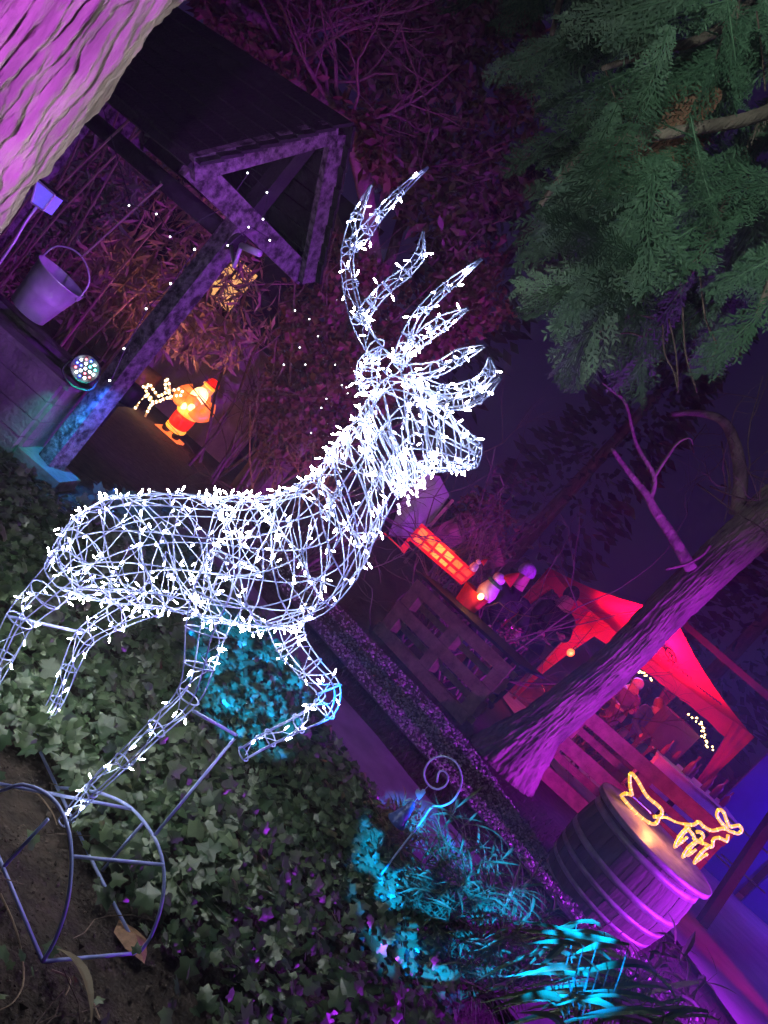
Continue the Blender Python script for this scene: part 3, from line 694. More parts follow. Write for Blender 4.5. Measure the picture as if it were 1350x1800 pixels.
stuff(leafcloud([(-80, 330), (130, 200), (190, 230), (260, 330), (200, 400), (60, 430), (-80, 500)], 4.7, 5.6, 1300, .15, .09, rr, .4).build('leaf_mass', bamboo_m, bb))
# dark evergreens closing the garden
for k, (x, y, h_, w_) in enumerate(((-6, 13, 8, 3.5), (-1.5, 16, 9, 4), (3, 18.5, 9, 4), (8, 17.5, 8, 4), (12, 13, 7, 4), (-9, 8, 7, 3))):
    lab = ('dark evergreen tree far behind the bamboo thicket', 'dark evergreen tree far behind the brown leaved tree', 'dark evergreen tree far behind the stall', 'dark evergreen tree far behind the red gazebo', 'dark evergreen tree beyond the blue tent', 'dark evergreen tree left of the well')[k]
    base = V((x, y, hgt(y))); t_ = thing('evergreen_tree', lab, 'tree', base, 'dark evergreens closing the garden'); MB().tube([base-V((0, 0, .1)), base+V((0, 0, h_*.9))], [.25, .06], 9).build('trunk', bark_m, t_, True)
    mb = MB()
    for i in range(1500):
        z = rr.random()**.8; a = rr.uniform(0, 6.28); r_ = w_*.5*(1-z*.75)*math.sqrt(rr.uniform(.25, 1)); p = base+V((math.cos(a)*r_, math.sin(a)*r_, .1+z*h_)); d = V((math.cos(a), math.sin(a), rr.uniform(-.6, .3))).normalized()*rr.uniform(.25, .5); s = d.cross(rdir()).normalized()*.09
        mb.add([p, p+d*.5-s, p+d, p+d*.5+s], [(0, 1, 2, 3)])
    stuff(mb.build('crown', leafmat('evergreen_leaf', (.012, .022, .012), (.03, .045, .022), .7), t_))

# ---- conifer with hanging flat sprays, upper right
def spray(seed, wid=.28):
    rr = random.Random(seed); mb = MB(); n = 17
    mb.tube([V((0, 0, 0)), V((.02, 0, -.5)), V((0, .03, -1.0))], [.008, .005, .001], 4)
    for i in range(n):
        t = i/n
        for sd in (-1, 1):
            L_ = wid*(math.sin(math.pi*(.12+.86*t))**.8)*rr.uniform(.75, 1.15); o = V((.02*math.sin(t*3), .03*t*t, -t))
            ang = math.radians(rr.uniform(32, 48)); d = V((sd*math.sin(ang), rr.uniform(-.25, .25), -math.cos(ang)))
            m = 7
            for j in range(m):
                u = (j+.6)/m; q = o+d*L_*u+V((0, -.05*u*u, -.06*u*u*L_))
                for s2 in (-1, 1):
                    a2 = ang*sd+s2*math.radians(rr.uniform(28, 50)); l2 = L_*.36*(1-u*.5)*rr.uniform(.7, 1.2)
                    e = V((math.sin(a2), rr.uniform(-.3, .3), -math.cos(a2))); w2 = e.cross(V((0, 1, 0))).normalized()*.0085
                    mb.add([q-w2*.4, q+e*l2*.5-w2, q+e*l2, q+e*l2*.5+w2], [(0, 1, 2, 3)])
            w1 = d.cross(V((0, 1, 0))).normalized()*.005; mb.add([o-w1, o+d*L_-w1*.3, o+d*L_+w1*.3, o+w1], [(0, 1, 2, 3)])
    return mb
SP = [spray(k, (.20, .30, .24, .34, .27, .22, .31)[k]) for k in range(7)]
sp_me = [s.mesh('frond', cypress_m) for s in SP]; sp_dead = [SP[k].mesh('frond', cypress_dead) for k in (0, 3)]
CTR = V((3.3, 1.9, 0)); ct = thing('cypress_tree', 'cypress with flat feathery green sprays hanging down over the garden', 'tree', CTR)
trunk_mesh([CTR+V((0, 0, -.1)), CTR+V((0, 0, 2)), CTR+V((-.05, 0, 4.5)), CTR+V((-.1, .05, 7))], [.3, .24, .2, .12], 5, .1, na=48, nz=50).build('trunk', bark_m, ct, True)
CP = [(985, -80), (985, 100), (985, 200), (985, 320), (1010, 430), (1040, 520), (1075, 590), (1125, 600), (1190, 520), (1290, 560), (1380, 560), (1420, -80)]
tips = []
limbs = [[(1560, -40), (1400, 120), (1310, 280), (1240, 430), (1180, 530), (1130, 592)], [(1560, -160), (1380, -40), (1250, 60), (1150, 90), (1060, 120)], [(1560, 0), (1380, 180), (1200, 230), (1040, 260), (950, 360)], [(1560, 100), (1420, 300), (1360, 480), (1330, 560)], [(1500, -250), (1200, -120), (1020, -60), (970, 60)]]
for k, ps in enumerate(limbs):
    dd = [2.9+.25*math.sin(k*2+i*.4) for i in range(len(ps))]; q = [CTR+V((-.05, .0, 3.6+.2*k))]+[at(x, y, d_) for (x, y), d_ in zip(ps, dd)]
    q = catmull(q, 5); MB().tube(q, [.035*(1-.85*i/len(q))+.003 for i in range(len(q))], 7).build('limb', bark_m, ct, True); tips += q[6:]
mb = MB()
for ps, d_ in (([(1165, 570), (1168, 620), (1185, 655), (1192, 690)], 2.9), ([(1175, 560), (1188, 620), (1192, 680)], 2.9), ([(1200, 540), (1205, 620), (1225, 690)], 2.9), ([(1130, 592), (1100, 585), (1050, 598)], 2.9), ([(1150, 560), (1110, 555), (1052, 585)], 2.9), ([(1300, 0), (1262, 90), (1258, 140)], 2.7), ([(1300, 0), (1290, 80), (1280, 145)], 2.7), ([(1065, 125), (1085, 180), (1105, 190)], 2.8), ([(1230, 480), (1240, 560), (1260, 610), (1240, 640)], 2.85), ([(1175, 125), (1178, 170), (1172, 200)], 2.8), ([(1330, 20), (1340, 100), (1345, 160)], 2.7)):
    MB().tube(catmull([at(x, y, d_) for x, y in ps], 5), .0035, 5).build('bare_twig', twig_m, ct, True)
rr = random.Random(77); cnt = 0
while cnt < 175:
    px, py = rr.uniform(900, 1420), rr.uniform(-120, 620)
    if not inpoly((px, py), CP): continue
    d_ = rr.uniform(2.4, 4.0); p = at(px, py, d_)
    if noise.noise(V((px/80, py/80, 1))) < -.04: 
        if rr.random() < .93: continue
    L_ = rr.uniform(.34, .58); yaw = rr.uniform(-1.0, 1.0)+(math.pi if rr.random() < .5 else 0)
    M = Matrix.Translation(p+V((0, 0, .12))-CTR) @ Matrix.Rotation(yaw, 4, 'Z') @ Matrix.Rotation(rr.gauss(.2, .4), 4, 'X') @ Matrix.Rotation(rr.gauss(-.1, .6), 4, 'Y') @ Matrix.Diagonal((L_, L_, L_, 1))
    dead = (1080 < px < 1350 and 90+(px-1100)*.35 < py < 190+(px-1100)*.35 and rr.random() < .8)
    o = inst('frond', rr.choice(sp_dead) if dead else rr.choice(sp_me), ct, M); cnt += 1
    if dead: o['label'] = 'dead brown spray'

# ================================================================== TIMBER WELL
rd = V((-.905, .425, 0)); gd = V((.425, .905, 0)); UPZ = V((0, 0, 1))
AP = V((-1.40, 3.90, 2.37)); HW, EZ, RL = .53, 1.72, 1.75
well = thing('wishing_well', 'dark timber wishing well with steep gabled roof and flaking posts', 'well', V((-2.1, 4.3, 0)))
sl1 = ((-gd*HW)+V((0, 0, EZ-AP.z))); sl2 = (gd*HW+V((0, 0, EZ-AP.z)))
for sl in (sl1, sl2):       # boards of each slope, lapped
    nb = 8; nrm = sl.cross(rd).normalized(); nrm = nrm if nrm.z > 0 else -nrm
    for k in range(nb):
        a0 = AP+V((0, 0, .0))+sl*(k/nb)-rd*.06; a1 = AP+sl*((k+1)/nb+.02)-rd*.06
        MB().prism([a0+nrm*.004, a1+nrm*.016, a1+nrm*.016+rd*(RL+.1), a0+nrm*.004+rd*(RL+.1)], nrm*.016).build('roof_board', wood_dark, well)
for g_ in (0.0, RL-.04):
    for sl in (sl1, sl2):
        a0 = AP+rd*g_-V((0, 0, .05)); a1 = AP+sl*1.0+rd*g_-V((0, 0, .03)); MB().bar(a0+sl*.02, a1, .11, .04, UPZ).build('rafter', wood_flake, well)
    t0, t1 = AP+sl1*.97+rd*(g_+.05)-V((0, 0, .04)), AP+sl2*.97+rd*(g_+.05)-V((0, 0, .04))
    MB().bar(t0, t1, .12, .05, UPZ).build('tie_beam', wood_flake, well)
    pc = AP+rd*(g_+.12 if g_ == 0 else g_-.06); top_ = V((pc.x, pc.y, EZ+.02)); bot = V((pc.x, pc.y, .0))
    MB().bar(bot, top_, .105, .105, rd).build('post', wood_flake, well)
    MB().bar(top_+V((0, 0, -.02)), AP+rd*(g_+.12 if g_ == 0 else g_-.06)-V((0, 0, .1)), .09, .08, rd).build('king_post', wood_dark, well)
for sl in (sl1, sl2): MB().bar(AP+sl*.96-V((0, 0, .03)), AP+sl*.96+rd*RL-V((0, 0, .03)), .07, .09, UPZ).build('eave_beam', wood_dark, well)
pf = AP+rd*.12; pb = AP+rd*(RL-.1)
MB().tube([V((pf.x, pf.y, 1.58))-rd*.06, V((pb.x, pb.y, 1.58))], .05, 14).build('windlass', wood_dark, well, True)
mb = MB(); c0 = aty(424, 432, 3.82); mb.tube([V((pf.x, pf.y, 1.58)), aty(412, 468, 3.84), c0], .011, 8); mb.tube([c0, aty(457, 446, 3.75)], .017, 10); mb.build('crank_handle', zinc_m, well, True)
# boarded tank below
WX0, WX1, WY0, WY1, WZ = -2.95, -1.66, 3.82, 4.30, .46
tank_m = mat('tank_board', (.16, .13, .14), .8, var=.4, scale=6, bump=.5, bscale=40)
nb = 4
for k in range(nb):
    z0, z1 = .0+WZ*k/nb+.002, WZ*(k+1)/nb-.003; zc = (z0+z1)/2; hz = (z1-z0)/2
    for c, hx, hy in ((((WX0+WX1)/2, WY0), (WX1-WX0)/2, .02), (((WX0+WX1)/2, WY1), (WX1-WX0)/2, .02), ((WX0, (WY0+WY1)/2), .02, (WY1-WY0)/2-.022), ((WX1, (WY0+WY1)/2), .02, (WY1-WY0)/2-.022)):
        MB().box((c[0], c[1]+R.uniform(-.003, .003), zc), V((hx, 0, 0)), V((0, hy, 0)), V((0, 0, hz))).build('wall_board', tank_m, well)
for c, hx, hy in ((((WX0+WX1)/2, WY0+.04), (WX1-WX0)/2+.05, .07), (((WX0+WX1)/2, WY1-.04), (WX1-WX0)/2+.05, .07)): MB().box((c[0], c[1], WZ+.016), V((hx, 0, 0)), V((0, hy, 0)), V((0, 0, .014))).build('rim_board', tank_m, well)
MB().box((pf.x+.01, pf.y-.02, .03), V((.14, 0, 0)), V((0, .12, 0)), V((0, 0, .035))).build('post_plinth', tank_m, well)
# bucket
bu0, bu1 = aty(52, 540, 3.95), aty(98, 458, 3.95)
bc = V((-2.10, 3.95, .60)); ba = V((.13, 0, 1)).normalized(); bk = thing('bucket', 'galvanised zinc bucket hanging by its wire handle in the well', 'bucket', bc)
BH = .26
pr_ = [(.095, 0), (.10, .003), (.117, BH*.5), (.120, BH*.52), (.119, BH*.54), (.121, BH*.56), (.120, BH*.58), (.138, BH), (.142, BH+.003), (.142, BH-.006), (.134, BH-.008), (.10, .012), (.0, .010)]
MB().lathe(pr_, bc, ba, 30, close=False).build('pail', zinc_m, bk, True); MB().lathe([(.0, .001), (.095, .001)], bc, ba, 30, close=False).build('base', zinc_m, bk)
x, y = perp(ba); hxv = V((1, 0, -.13)).normalized(); o = bc+ba*BH*.96
MB().tube(catmull([o-hxv*.143, o-hxv*.135+ba*.09, o-hxv*.06+ba*.15, o+hxv*.03+ba*.155, o+hxv*.12+ba*.10, o+hxv*.143], 5), .0045, 7).build('handle', zinc_m, bk, True)
for s in (-1, 1): MB().lathe([(.018, -.004), (.018, .004)], o+hxv*s*.141, hxv, 10).build('handle_lug', zinc_m, bk)
top_ = o+hxv*.0+ba*.155
mb = MB().tube([top_, V((top_.x+.05, 4.05, 1.56))], .006, 6); tag(mb.build_at('well_rope', mat('rope', (.25, .2, .15), .9), top_), 'rope running from the windlass down to the bucket', 'rope')
# lantern on a stick
lc = aty(75, 345, 3.7); ln = thing('garden_lantern', 'small glass lantern on a bent stick, left of the well post', 'lantern', lc)
def lq(px, py, dy=0): return aty(px, py, 3.7+dy)
gl = mat('lantern_glass', (.25, .22, .9), .25, var=.15, scale=40, emis=(.18, .12, 1.0), estr=.55)
MB().prism([lq(65, 316), lq(97, 343), lq(76, 370), lq(55, 356)], V((0, .08, 0))).build('pane', gl, ln)
mb = MB()
for a, c in zip([(65, 316), (97, 343), (76, 370), (55, 356)], [(97, 343), (76, 370), (55, 356), (65, 316)]):
    for dy in (-.004, .084): mb.tube([lq(*a, dy), lq(*c, dy)], .005, 5)
mb.build('frame', zinc_m, ln); MB().prism([lq(60, 306), lq(104, 342), lq(100, 346), lq(62, 318)], V((0, .1, 0))).build('cap', black_m, ln)
MB().tube([lq(65, 363, .04), lq(45, 390, .04), lq(25, 425, .04), lq(-40, 520, .04)], .007, 7).build('stick', zinc_m, ln, True)

# ---- stage lights (parcans)
def parcan(loc, target, label, leds, parent_group=None, s=1.0, rings=((0, 1), (.45, 6), (.85, 12)), cols=None):
    loc = V(loc); d = (V(target)-loc).normalized(); root = thing('stage_light', label, 'stage light', loc, parent_group); x, y = perp(d)
    MB().lathe([(.04*s, -.13*s), (.085*s, -.11*s), (.10*s, -.03*s), (.10*s, .02*s), (.092*s, .02*s), (.09*s, -.01*s), (.0, -.01*s)], loc, d, 22, close=False).build('housing', black_m, root, True)
    mb = MB(); mb.tube(catmull([loc+x*.105*s, loc+x*.11*s-UPZ*.10*s, loc-UPZ*.15*s, loc-x*.11*s-UPZ*.10*s, loc-x*.105*s], 4), .008*s, 6); mb.build('yoke', black_m, root)
    k = 0
    for rr_, n in rings:
        for i in range(n):
            a = 2*math.pi*i/n; p = loc+x*(.075*s*rr_*math.cos(a))+y*(.075*s*rr_*math.sin(a))-d*.004
            MB().blob(p, x*.0085*s, y*.0085*s, d*.006, 8, 5).build('diode', leds[k % len(leds)], root, True); k += 1
    return root
dw = glow('diode_white', (.75, .9, 1.0), 26); dr_ = glow('diode_red', (1, .12, .15), 6); db = glow('diode_blue', (.05, .08, 1), 14); dg = glow('diode_cyan', (.1, 1, .8), 12)
pl = aty(150, 648, 3.74); pcn = parcan(pl, pl+V((.35, -1, .12)), 'black stage light with red, white and blue diodes on the well rim', [dw, db, dw, dr_, dw, dg, dw, db, dr_], s=.72)
lamp('beam', 'SPOT', pl+V((.10, -.06, .0)), 40, (.03, .16, 1), pcn, V((-1.0, 4.5, -.2)), angle=95, blend=.8, size=.02)
lamp('beam', 'SPOT', pl+V((.06, -.09, .02)), 14, (.02, .9, .7), pcn, V((-1.55, 3.82, .3)), angle=60, blend=.8, size=.02)

# ================================================================== FIGURES BEHIND THE WELL
SA = gnd(315, 778); SYY = SA.y
sgrp = thing('glowing_festive_figure', 'glowing plastic figure of bearded man in red suit beside the well', 'light figure', SA)
def sz(x, y, dy=0): return aty(200+x/5.192, 620+y/5.192, SYY+dy)
sax = (sz(930, 260)-sz(520, 740)); sL = sax.length; su = sax.normalized(); sx = V((0, 1, 0)).cross(su); sx = (-sx if sx.x < 0 else sx)*.8; sy = V((0, -1, 0)); S0 = sz(520, 740)
red_gl = mat('lit_red_plastic', (.8, .03, .02), .4, var=.1, emis=(1, .02, .01), estr=.75); wh_gl = mat('lit_white_plastic', (.95, .85, .6), .4, var=.05, emis=(1, .62, .22), estr=2.6); ye_gl = mat('lit_yellow_plastic', (.95, .7, .2), .4, var=.05, emis=(1, .42, .03), estr=1.1); or_gl = mat('lit_orange_plastic', (.9, .3, .1), .4, var=.1, emis=(1, .16, .03), estr=1.0); sk_gl = mat('lit_skin_plastic', (.9, .5, .3), .4, var=.1, emis=(1, .35, .1), estr=.7); dk_pl = mat('dark_plastic', (.02, .018, .018), .4)
def sp_(a, h, c=0): return S0+su*(h*sL)+sx*(a*sL)+sy*(c*sL)
def sb(name, a, h, c, ra, rh, rc, m, n=16): return MB().blob(sp_(a, h, c), sx*ra*sL, sy*rc*sL, su*rh*sL, n, 10).build(name, m, sgrp, True)
mb = MB().lathe([(.22, .17), (.25, .2), (.255, .30), (.24, .40), (.225, .46)], S0, su, 22, squash=(sL, sL*.62)); mb = MB(); mb.lathe([(.20*sL, .13*sL), (.235*sL, .18*sL), (.245*sL, .28*sL), (.235*sL, .36*sL)], S0, su, 22, squash=(1, .62)); mb.build('coat_skirt', red_gl, sgrp, True)
MB().lathe([(.245*sL, .36*sL), (.268*sL, .38*sL), (.268*sL, .44*sL), (.245*sL, .46*sL)], S0, su, 22, squash=(1, .62)).build('belt_trim', ye_gl, sgrp, True)
MB().lathe([(.205*sL, .08*sL), (.235*sL, .10*sL), (.235*sL, .14*sL), (.2*sL, .15*sL)], S0, su, 22, squash=(1, .62)).build('hem_trim', ye_gl, sgrp, True)
MB().lathe([(.24*sL, .46*sL), (.265*sL, .54*sL), (.25*sL, .66*sL), (.17*sL, .76*sL), (.1*sL, .8*sL)], S0, su, 22, squash=(1, .6)).build('jacket', or_gl, sgrp, True)
for s in (-1, 1):
    MB().tube(catmull([sp_(s*.20, .70, .02), sp_(s*.30, .58, .08), sp_(s*.24, .48, .17), sp_(s*.08, .50, .21)], 5), [.085*sL]*8+[.075*sL]*8, 12).build('sleeve', or_gl, sgrp, True)
    sb('mitten', s*.05, .50+.03*s, .23, .06, .06, .05, wh_gl); sb('boot', s*.115, .035, .04, .075, .06, .10, dk_pl)
sb('beard', 0, .69, .14, .155, .15, .09, wh_gl); sb('head', 0, .82, .03, .115, .11, .1, sk_gl); sb('hat', 0, .93, 0, .125, .09, .11, red_gl); sb('hat_brim', 0, .89, .03, .14, .03, .12, ye_gl)
for s in (-1, 1): sb('eye', s*.04, .825, .125, .012, .012, .008, dk_pl, 8)
sb('moustache', 0, .765, .14, .09, .028, .04, wh_gl); sb('nose', 0, .79, .14, .022, .02, .02, sk_gl, 8)
MB().box(sp_(0, -.035, .02), sx*.26*sL, sy*.16*sL, su*.03*sL).build('base_plate', or_gl, sgrp)
lamp('figure_glow', 'POINT', sp_(0, .5, .45), 5, (1, .22, .05), sgrp, size=.1)
# little rope light deer next to it
DYY = gnd(255, 735).y; warm_led = glow('warm_rope_bulb', (1, .75, .38), 7); warm_tube = mat('warm_rope_tube', (.8, .6, .3), .4, emis=(1, .55, .18), estr=.35)
dr2 = thing('rope_light_deer', 'small warm white rope light deer beside the bearded figure', 'rope light', gnd(250, 735))
def rope2(path, nm, dy=0):
    q = catmull([aty(200+x/5.192, 620+y/5.192, DYY+dy) for x, y in path], 4); o = MB().tube(q, .011, 6).build(nm, warm_tube, dr2, True); d_ = MB(); acc = 0
    for a, c in zip(q, q[1:]):
        acc += (c-a).length
        if acc > .035: acc = 0; d_.blob(a, V((.016, 0, 0)), V((0, .016, 0)), V((0, 0, .016)), 6, 4)
    stuff(d_.build('bulb_row', warm_led, o))
for dy in (-.05, .06):
    rope2([(330, 290), (250, 320), (180, 375), (125, 440)], 'leg', dy); rope2([(300, 390), (240, 430), (190, 520)], 'leg', dy); rope2([(400, 440), (340, 480), (285, 585)], 'leg', dy)
rope2([(330, 290), (370, 350), (410, 395), (470, 365), (510, 340)], 'back'); rope2([(300, 380), (340, 440), (400, 450), (450, 425), (520, 405)], 'belly'); rope2([(310, 300), (290, 340), (320, 390), (350, 420)], 'flank')
rope2([(480, 350), (470, 290), (480, 235), (500, 270), (515, 330)], 'antler'); rope2([(530, 350), (580, 330), (625, 355), (600, 395), (550, 385)], 'antler'); rope2([(490, 350), (520, 390), (525, 420), (500, 400)], 'head')
# log, stone wall and lit window beyond
ly = 9.3; lp = aty(248, 660, ly)
lgx = thing('cut_log', 'short cut log lying behind the small rope light deer', 'log', V((lp.x, ly, hgt(ly))))
MB().lathe([(.0, -.2), (.15, -.2), (.16, -.18), (.155, 0), (.16, .18), (.15, .2), (0, .2)], lp, V((1, .2, 0)), 16, close=False).build('bark', mat('log_wood', (.26, .15, .12), .85, var=.4, scale=10, bump=.6), lgx, True)
wy = 10.4
stone_m = mat('render_wall', (.30, .24, .23), .9, var=.25, scale=4, bump=.4, bscale=30)
wc = [aty(250, 700, wy), aty(340, 480, wy)]
gw = thing('garden_wall', 'low rendered panel wall behind the log and bamboo', 'wall', V((-3.2, wy, hgt(wy))))
for k in range(4): MB().box((-4.9+.82*k, wy, hgt(wy)+.75), V((.405, 0, 0)), V((0, .06, 0)), V((0, 0, .78))).build('panel', stone_m, gw)
wc = aty(398, 492, 10.9); wd_ = thing('lit_window_shed', 'shed with amber lit window glimpsed through bamboo stems', 'shed', V((wc.x, 11.0, hgt(11))))
MB().box((wc.x-.3, 11.5, hgt(11)+1.7), V((1.3, 0, 0)), V((0, .5, 0)), V((0, 0, 1.7))).build('wall', wood_dark, wd_)
MB().prism([V((wc.x-1.75, 10.85, hgt(11)+3.35)), V((wc.x+1.15, 10.85, hgt(11)+3.35)), V((wc.x+1.15, 11.5, hgt(11)+3.95)), V((wc.x-1.75, 11.5, hgt(11)+3.95))], V((0, .02, .06))).build('roof', wood_dark, wd_)
wn = MB().box((wc.x, 10.985, wc.z), V((.30, 0, 0)), V((0, .008, 0)), V((0, 0, .34))).build('window', glow('amber_pane', (1, .48, .16), .9), wd_)
mb = MB()
for t in (-1, 0, 1):
    mb.box((wc.x+t*.31, 10.965, wc.z), V((.02, 0, 0)), V((0, .01, 0)), V((0, 0, .36))); mb.box((wc.x, 10.962, wc.z+t*.35), V((.33, 0, 0)), V((0, .01, 0)), V((0, 0, .02)))
mb.build('window_frame', wood_dark, wn)

# ---- fairy lights
fl_m = glow('fairy_bulb', (.9, .93, 1), 9)
def fairy(label, pts, size, group=None, m=fl_m, cable_r=.0025):
    p0 = pts[0]; t_ = thing('fairy_light_string', label, 'fairy lights', p0, group)
    MB().tube(pts, cable_r, 4).build('cable', black_m, t_)
    me = MB().blob((0, 0, 0), V((size, 0, 0)), V((0, size, 0)), V((0, 0, size)), 6, 4).mesh('bulb', m, smooth=True)
    for p in pts: inst('bulb', me, t_, Matrix.Translation(p-p0+V((0, -.01, -.008))))
fairy('white fairy lights strung down the well post', [aty(x, y, 3.80) for x, y in ((345, 437), (303, 497), (260, 541), (221, 611), (196, 667))], .0055)
fairy('white fairy lights strung along the well roof timbers', [aty(x, y, 3.72) for x, y in ((170, 152), (230, 360), (278, 375), (302, 415), (399, 361), (408, 345), (438, 303), (472, 337), (465, 384), (477, 421), (440, 398), (403, 430))], .0042)
rr = random.Random(5)
fairy('tiny white fairy lights scattered through the beech shrub', [at(x, y, 7.6) for x, y in ((520, 545), (545, 560), (560, 590), (590, 640), (602, 676), (610, 680), (612, 690), (575, 700), (566, 716), (548, 760), (538, 640), (528, 610), (555, 660), (500, 640))], .0065)

# ================================================================== STALL: PALLETS, GLOWING PANEL
def pallet(name, a, c, h_, label, m=pallet_m, rows=None):
    a, c = V(a), V(c); d = (c-a); d.z = 0; L_ = d.length; d.normalize(); n = d.cross(UPZ).normalized()      # n faces the viewer
    if n.y > 0: n = -n
    root = thing(name, label, 'pallet', a); P = lambda u, z, o=0: a+d*u+UPZ*z+n*o; UZ = UPZ*((c.z-a.z)/L_)
    Q = lambda u, z, o=0: P(u, z, o)+UZ*u
    for k in range(5):
        z = h_*(k+.5)/5; MB().bar(Q(0, z, -.10), Q(L_, z, -.10), h_*.09, .02, UPZ).build('back_slat', m, root)
    for k in range(3):          # three runners
        z = h_*(.09+.41*k); MB().bar(Q(0, z, .05), Q(L_, z, .05), h_*.17, .022, UPZ).build('front_slat', m, root)
    for k in range(2):          # blocks between the runners
        z = h_*(.295+.41*k)
        for u in (.075, L_/2, L_-.075): MB().bar(Q(u-.072, z, -.02), Q(u+.072, z, -.02), h_*.23, .13, UPZ).build('block', m, root)
    return root
PA, PB_ = gnd(660, 1110), gnd(815, 1276)
p1 = pallet('pallet_counter', PA, PB_, .70, 'upright brown wooden pallet fronting the stall beside the gravel strip')
dd = (PB_-PA).normalized(); nn = V((dd.y, -dd.x, 0)).normalized(); nn = -nn if nn.y > 0 else nn
MB().prism([PA+UPZ*.74-dd*.05+nn*.10, PB_+UPZ*.74+dd*.05+nn*.10, PB_+UPZ*.74+dd*.05-nn*.45, PA+UPZ*.74-dd*.05-nn*.45], V((0, 0, .03))).build('counter_board', wood_dark, p1)
PC = gnd(925, 1350); 
pallet('pallet_counter', V((2.73, 7.55, hgt(7.55))), V((4.45, 7.15, hgt(7.15))), .86, 'upright wooden pallet lit magenta, between purple trunk and barrel')
# glowing grid panel on the counter
GY = 7.75
def gq(x, y, dy=0): return aty(670+x/4.655, 820+y/4.655, GY+dy)
gp = thing('glowing_grid_panel', 'red framed panel with glowing orange grid, standing on the pallet counter', 'light panel', gq(420, 700))
cs = [gq(330, 475), gq(250, 600), gq(660, 955), gq(760, 870)]; A_, B_, C_, D_ = cs
grad = [glow('panel_orange_%s' % k, c, s) for k, (c, s) in {'warm': ((1, .20, .03), 1.0), 'bright': ((1, .36, .06), 1.15), 'deep': ((1, .06, .02), .9)}.items()]
for i in range(6):
    for j in range(2):
        u0, u1, v0, v1 = i/6+.008, (i+1)/6-.008, j*.58+.02, (.56 if j == 0 else .98); f = lambda u, v: (A_*(1-u)+D_*u)*(1-v)+(B_*(1-u)+C_*u)*v
        MB().prism([f(u0, v0), f(u0, v1), f(u1, v1), f(u1, v0)], V((0, .015, 0))).build('pane', grad[2 if i == 5 else (1 if i in (2, 3) else 0)], gp)
rf = mat('red_frame', (.5, .015, .015), .4, var=.1, emis=(1, .01, .02), estr=.28)
mb = MB(); f = lambda u, v: (A_*(1-u)+D_*u)*(1-v)+(B_*(1-u)+C_*u)*v
for v in (0, .57, 1): mb.bar(f(-.01, v)+V((0, -.01, 0)), f(1.01, v)+V((0, -.01, 0)), .02, .03)
for i in range(7): mb.bar(f(i/6, 0)+V((0, -.01, 0)), f(i/6, 1)+V((0, -.01, 0)), .012, .024)
mb.build('frame', rf, gp)
MB().prism([gq(150, 670), gq(185, 715), gq(235, 655), gq(200, 610)], V((0, .05, 0))).build('bracket', rf, gp); MB().bar(gq(215, 610), gq(335, 480), .03, .03).build('bracket_arm', rf, gp)
MB().bar(gq(20, 540), gq(160, 670), .012, .012).build('support_arm', rf, gp)
for s in (.15, .85): mb = MB(); p = f(s, 1); mb.bar(p+V((0, .02, 0)), V((p.x, p.y+.05, hgt(GY)+.72)), .03, .03); mb.build('foot', black_m, gp)
lamp('panel_glow', 'POINT', (A_+C_)/2+V((0, -.15, .05)), 5, (1, .10, .03), gp, size=.1)
# red tub with festive plush figures
def small_figure(name, label, x, y, h_, body, hat, scarf=None):
    p = gq(x, y); r_ = thing(name, label, 'figure', p)
    MB().lathe([(.05*h_, 0), (.20*h_, .04*h_), (.23*h_, .2*h_), (.18*h_, .4*h_), (.1*h_, .48*h_)], p, UPZ, 14).build('body', body, r_, True)
    MB().blob(p+UPZ*.58*h_, V((.15*h_, 0, 0)), V((0, .15*h_, 0)), UPZ*.14*h_, 12, 8).build('head', mat('plush_white', (.75, .72, .7), .8), r_, True)
    if scarf: MB().lathe([(.17*h_, .42*h_), (.21*h_, .45*h_), (.17*h_, .50*h_)], p, UPZ, 14).build('scarf', scarf, r_, True)
    MB().lathe([(.16*h_, .66*h_), (.12*h_, .78*h_), (.05*h_, .95*h_), (.01*h_, 1.0*h_)], p, UPZ+V((.25, 0, 0)), 12).build('hat', hat, r_, True)
red_felt = mat('red_felt', (.6, .03, .03), .9); green_felt = mat('green_felt', (.06, .30, .10), .9); wh_felt = mat('white_felt', (.75, .72, .68), .9)
small_figure('plush_figure', 'plush snowman with green scarf and red hat beside the grid panel', 820, 1080, .46, wh_felt, red_felt, green_felt)
small_figure('plush_figure', 'tiny white plush with red pointed hat atop the grid panel', 735, 850, .20, wh_felt, red_felt)
tp = gq(710, 1110); tb_ = thing('red_tub', 'red tub at the end of the glowing grid panel', 'tub', tp)
MB().lathe([(.12, -.05), (.15, .14), (.16, .15), (.14, .15), (.11, -.03), (0, -.03)], tp, UPZ, 18, close=False).build('tub_wall', red_felt, tb_, True)
lamp('bulb_glow', 'POINT', gq(800, 1060, -.22), 2.0, (1, .35, .08), tb_, size=.03)
MB().blob(gq(815, 1065, -.2), V((.03, 0, 0)), V((0, .03, 0)), V((0, 0, .035)), 10, 8).build('bulb', glow('amber_bulb', (1, .5, .12), 9), tb_, True)
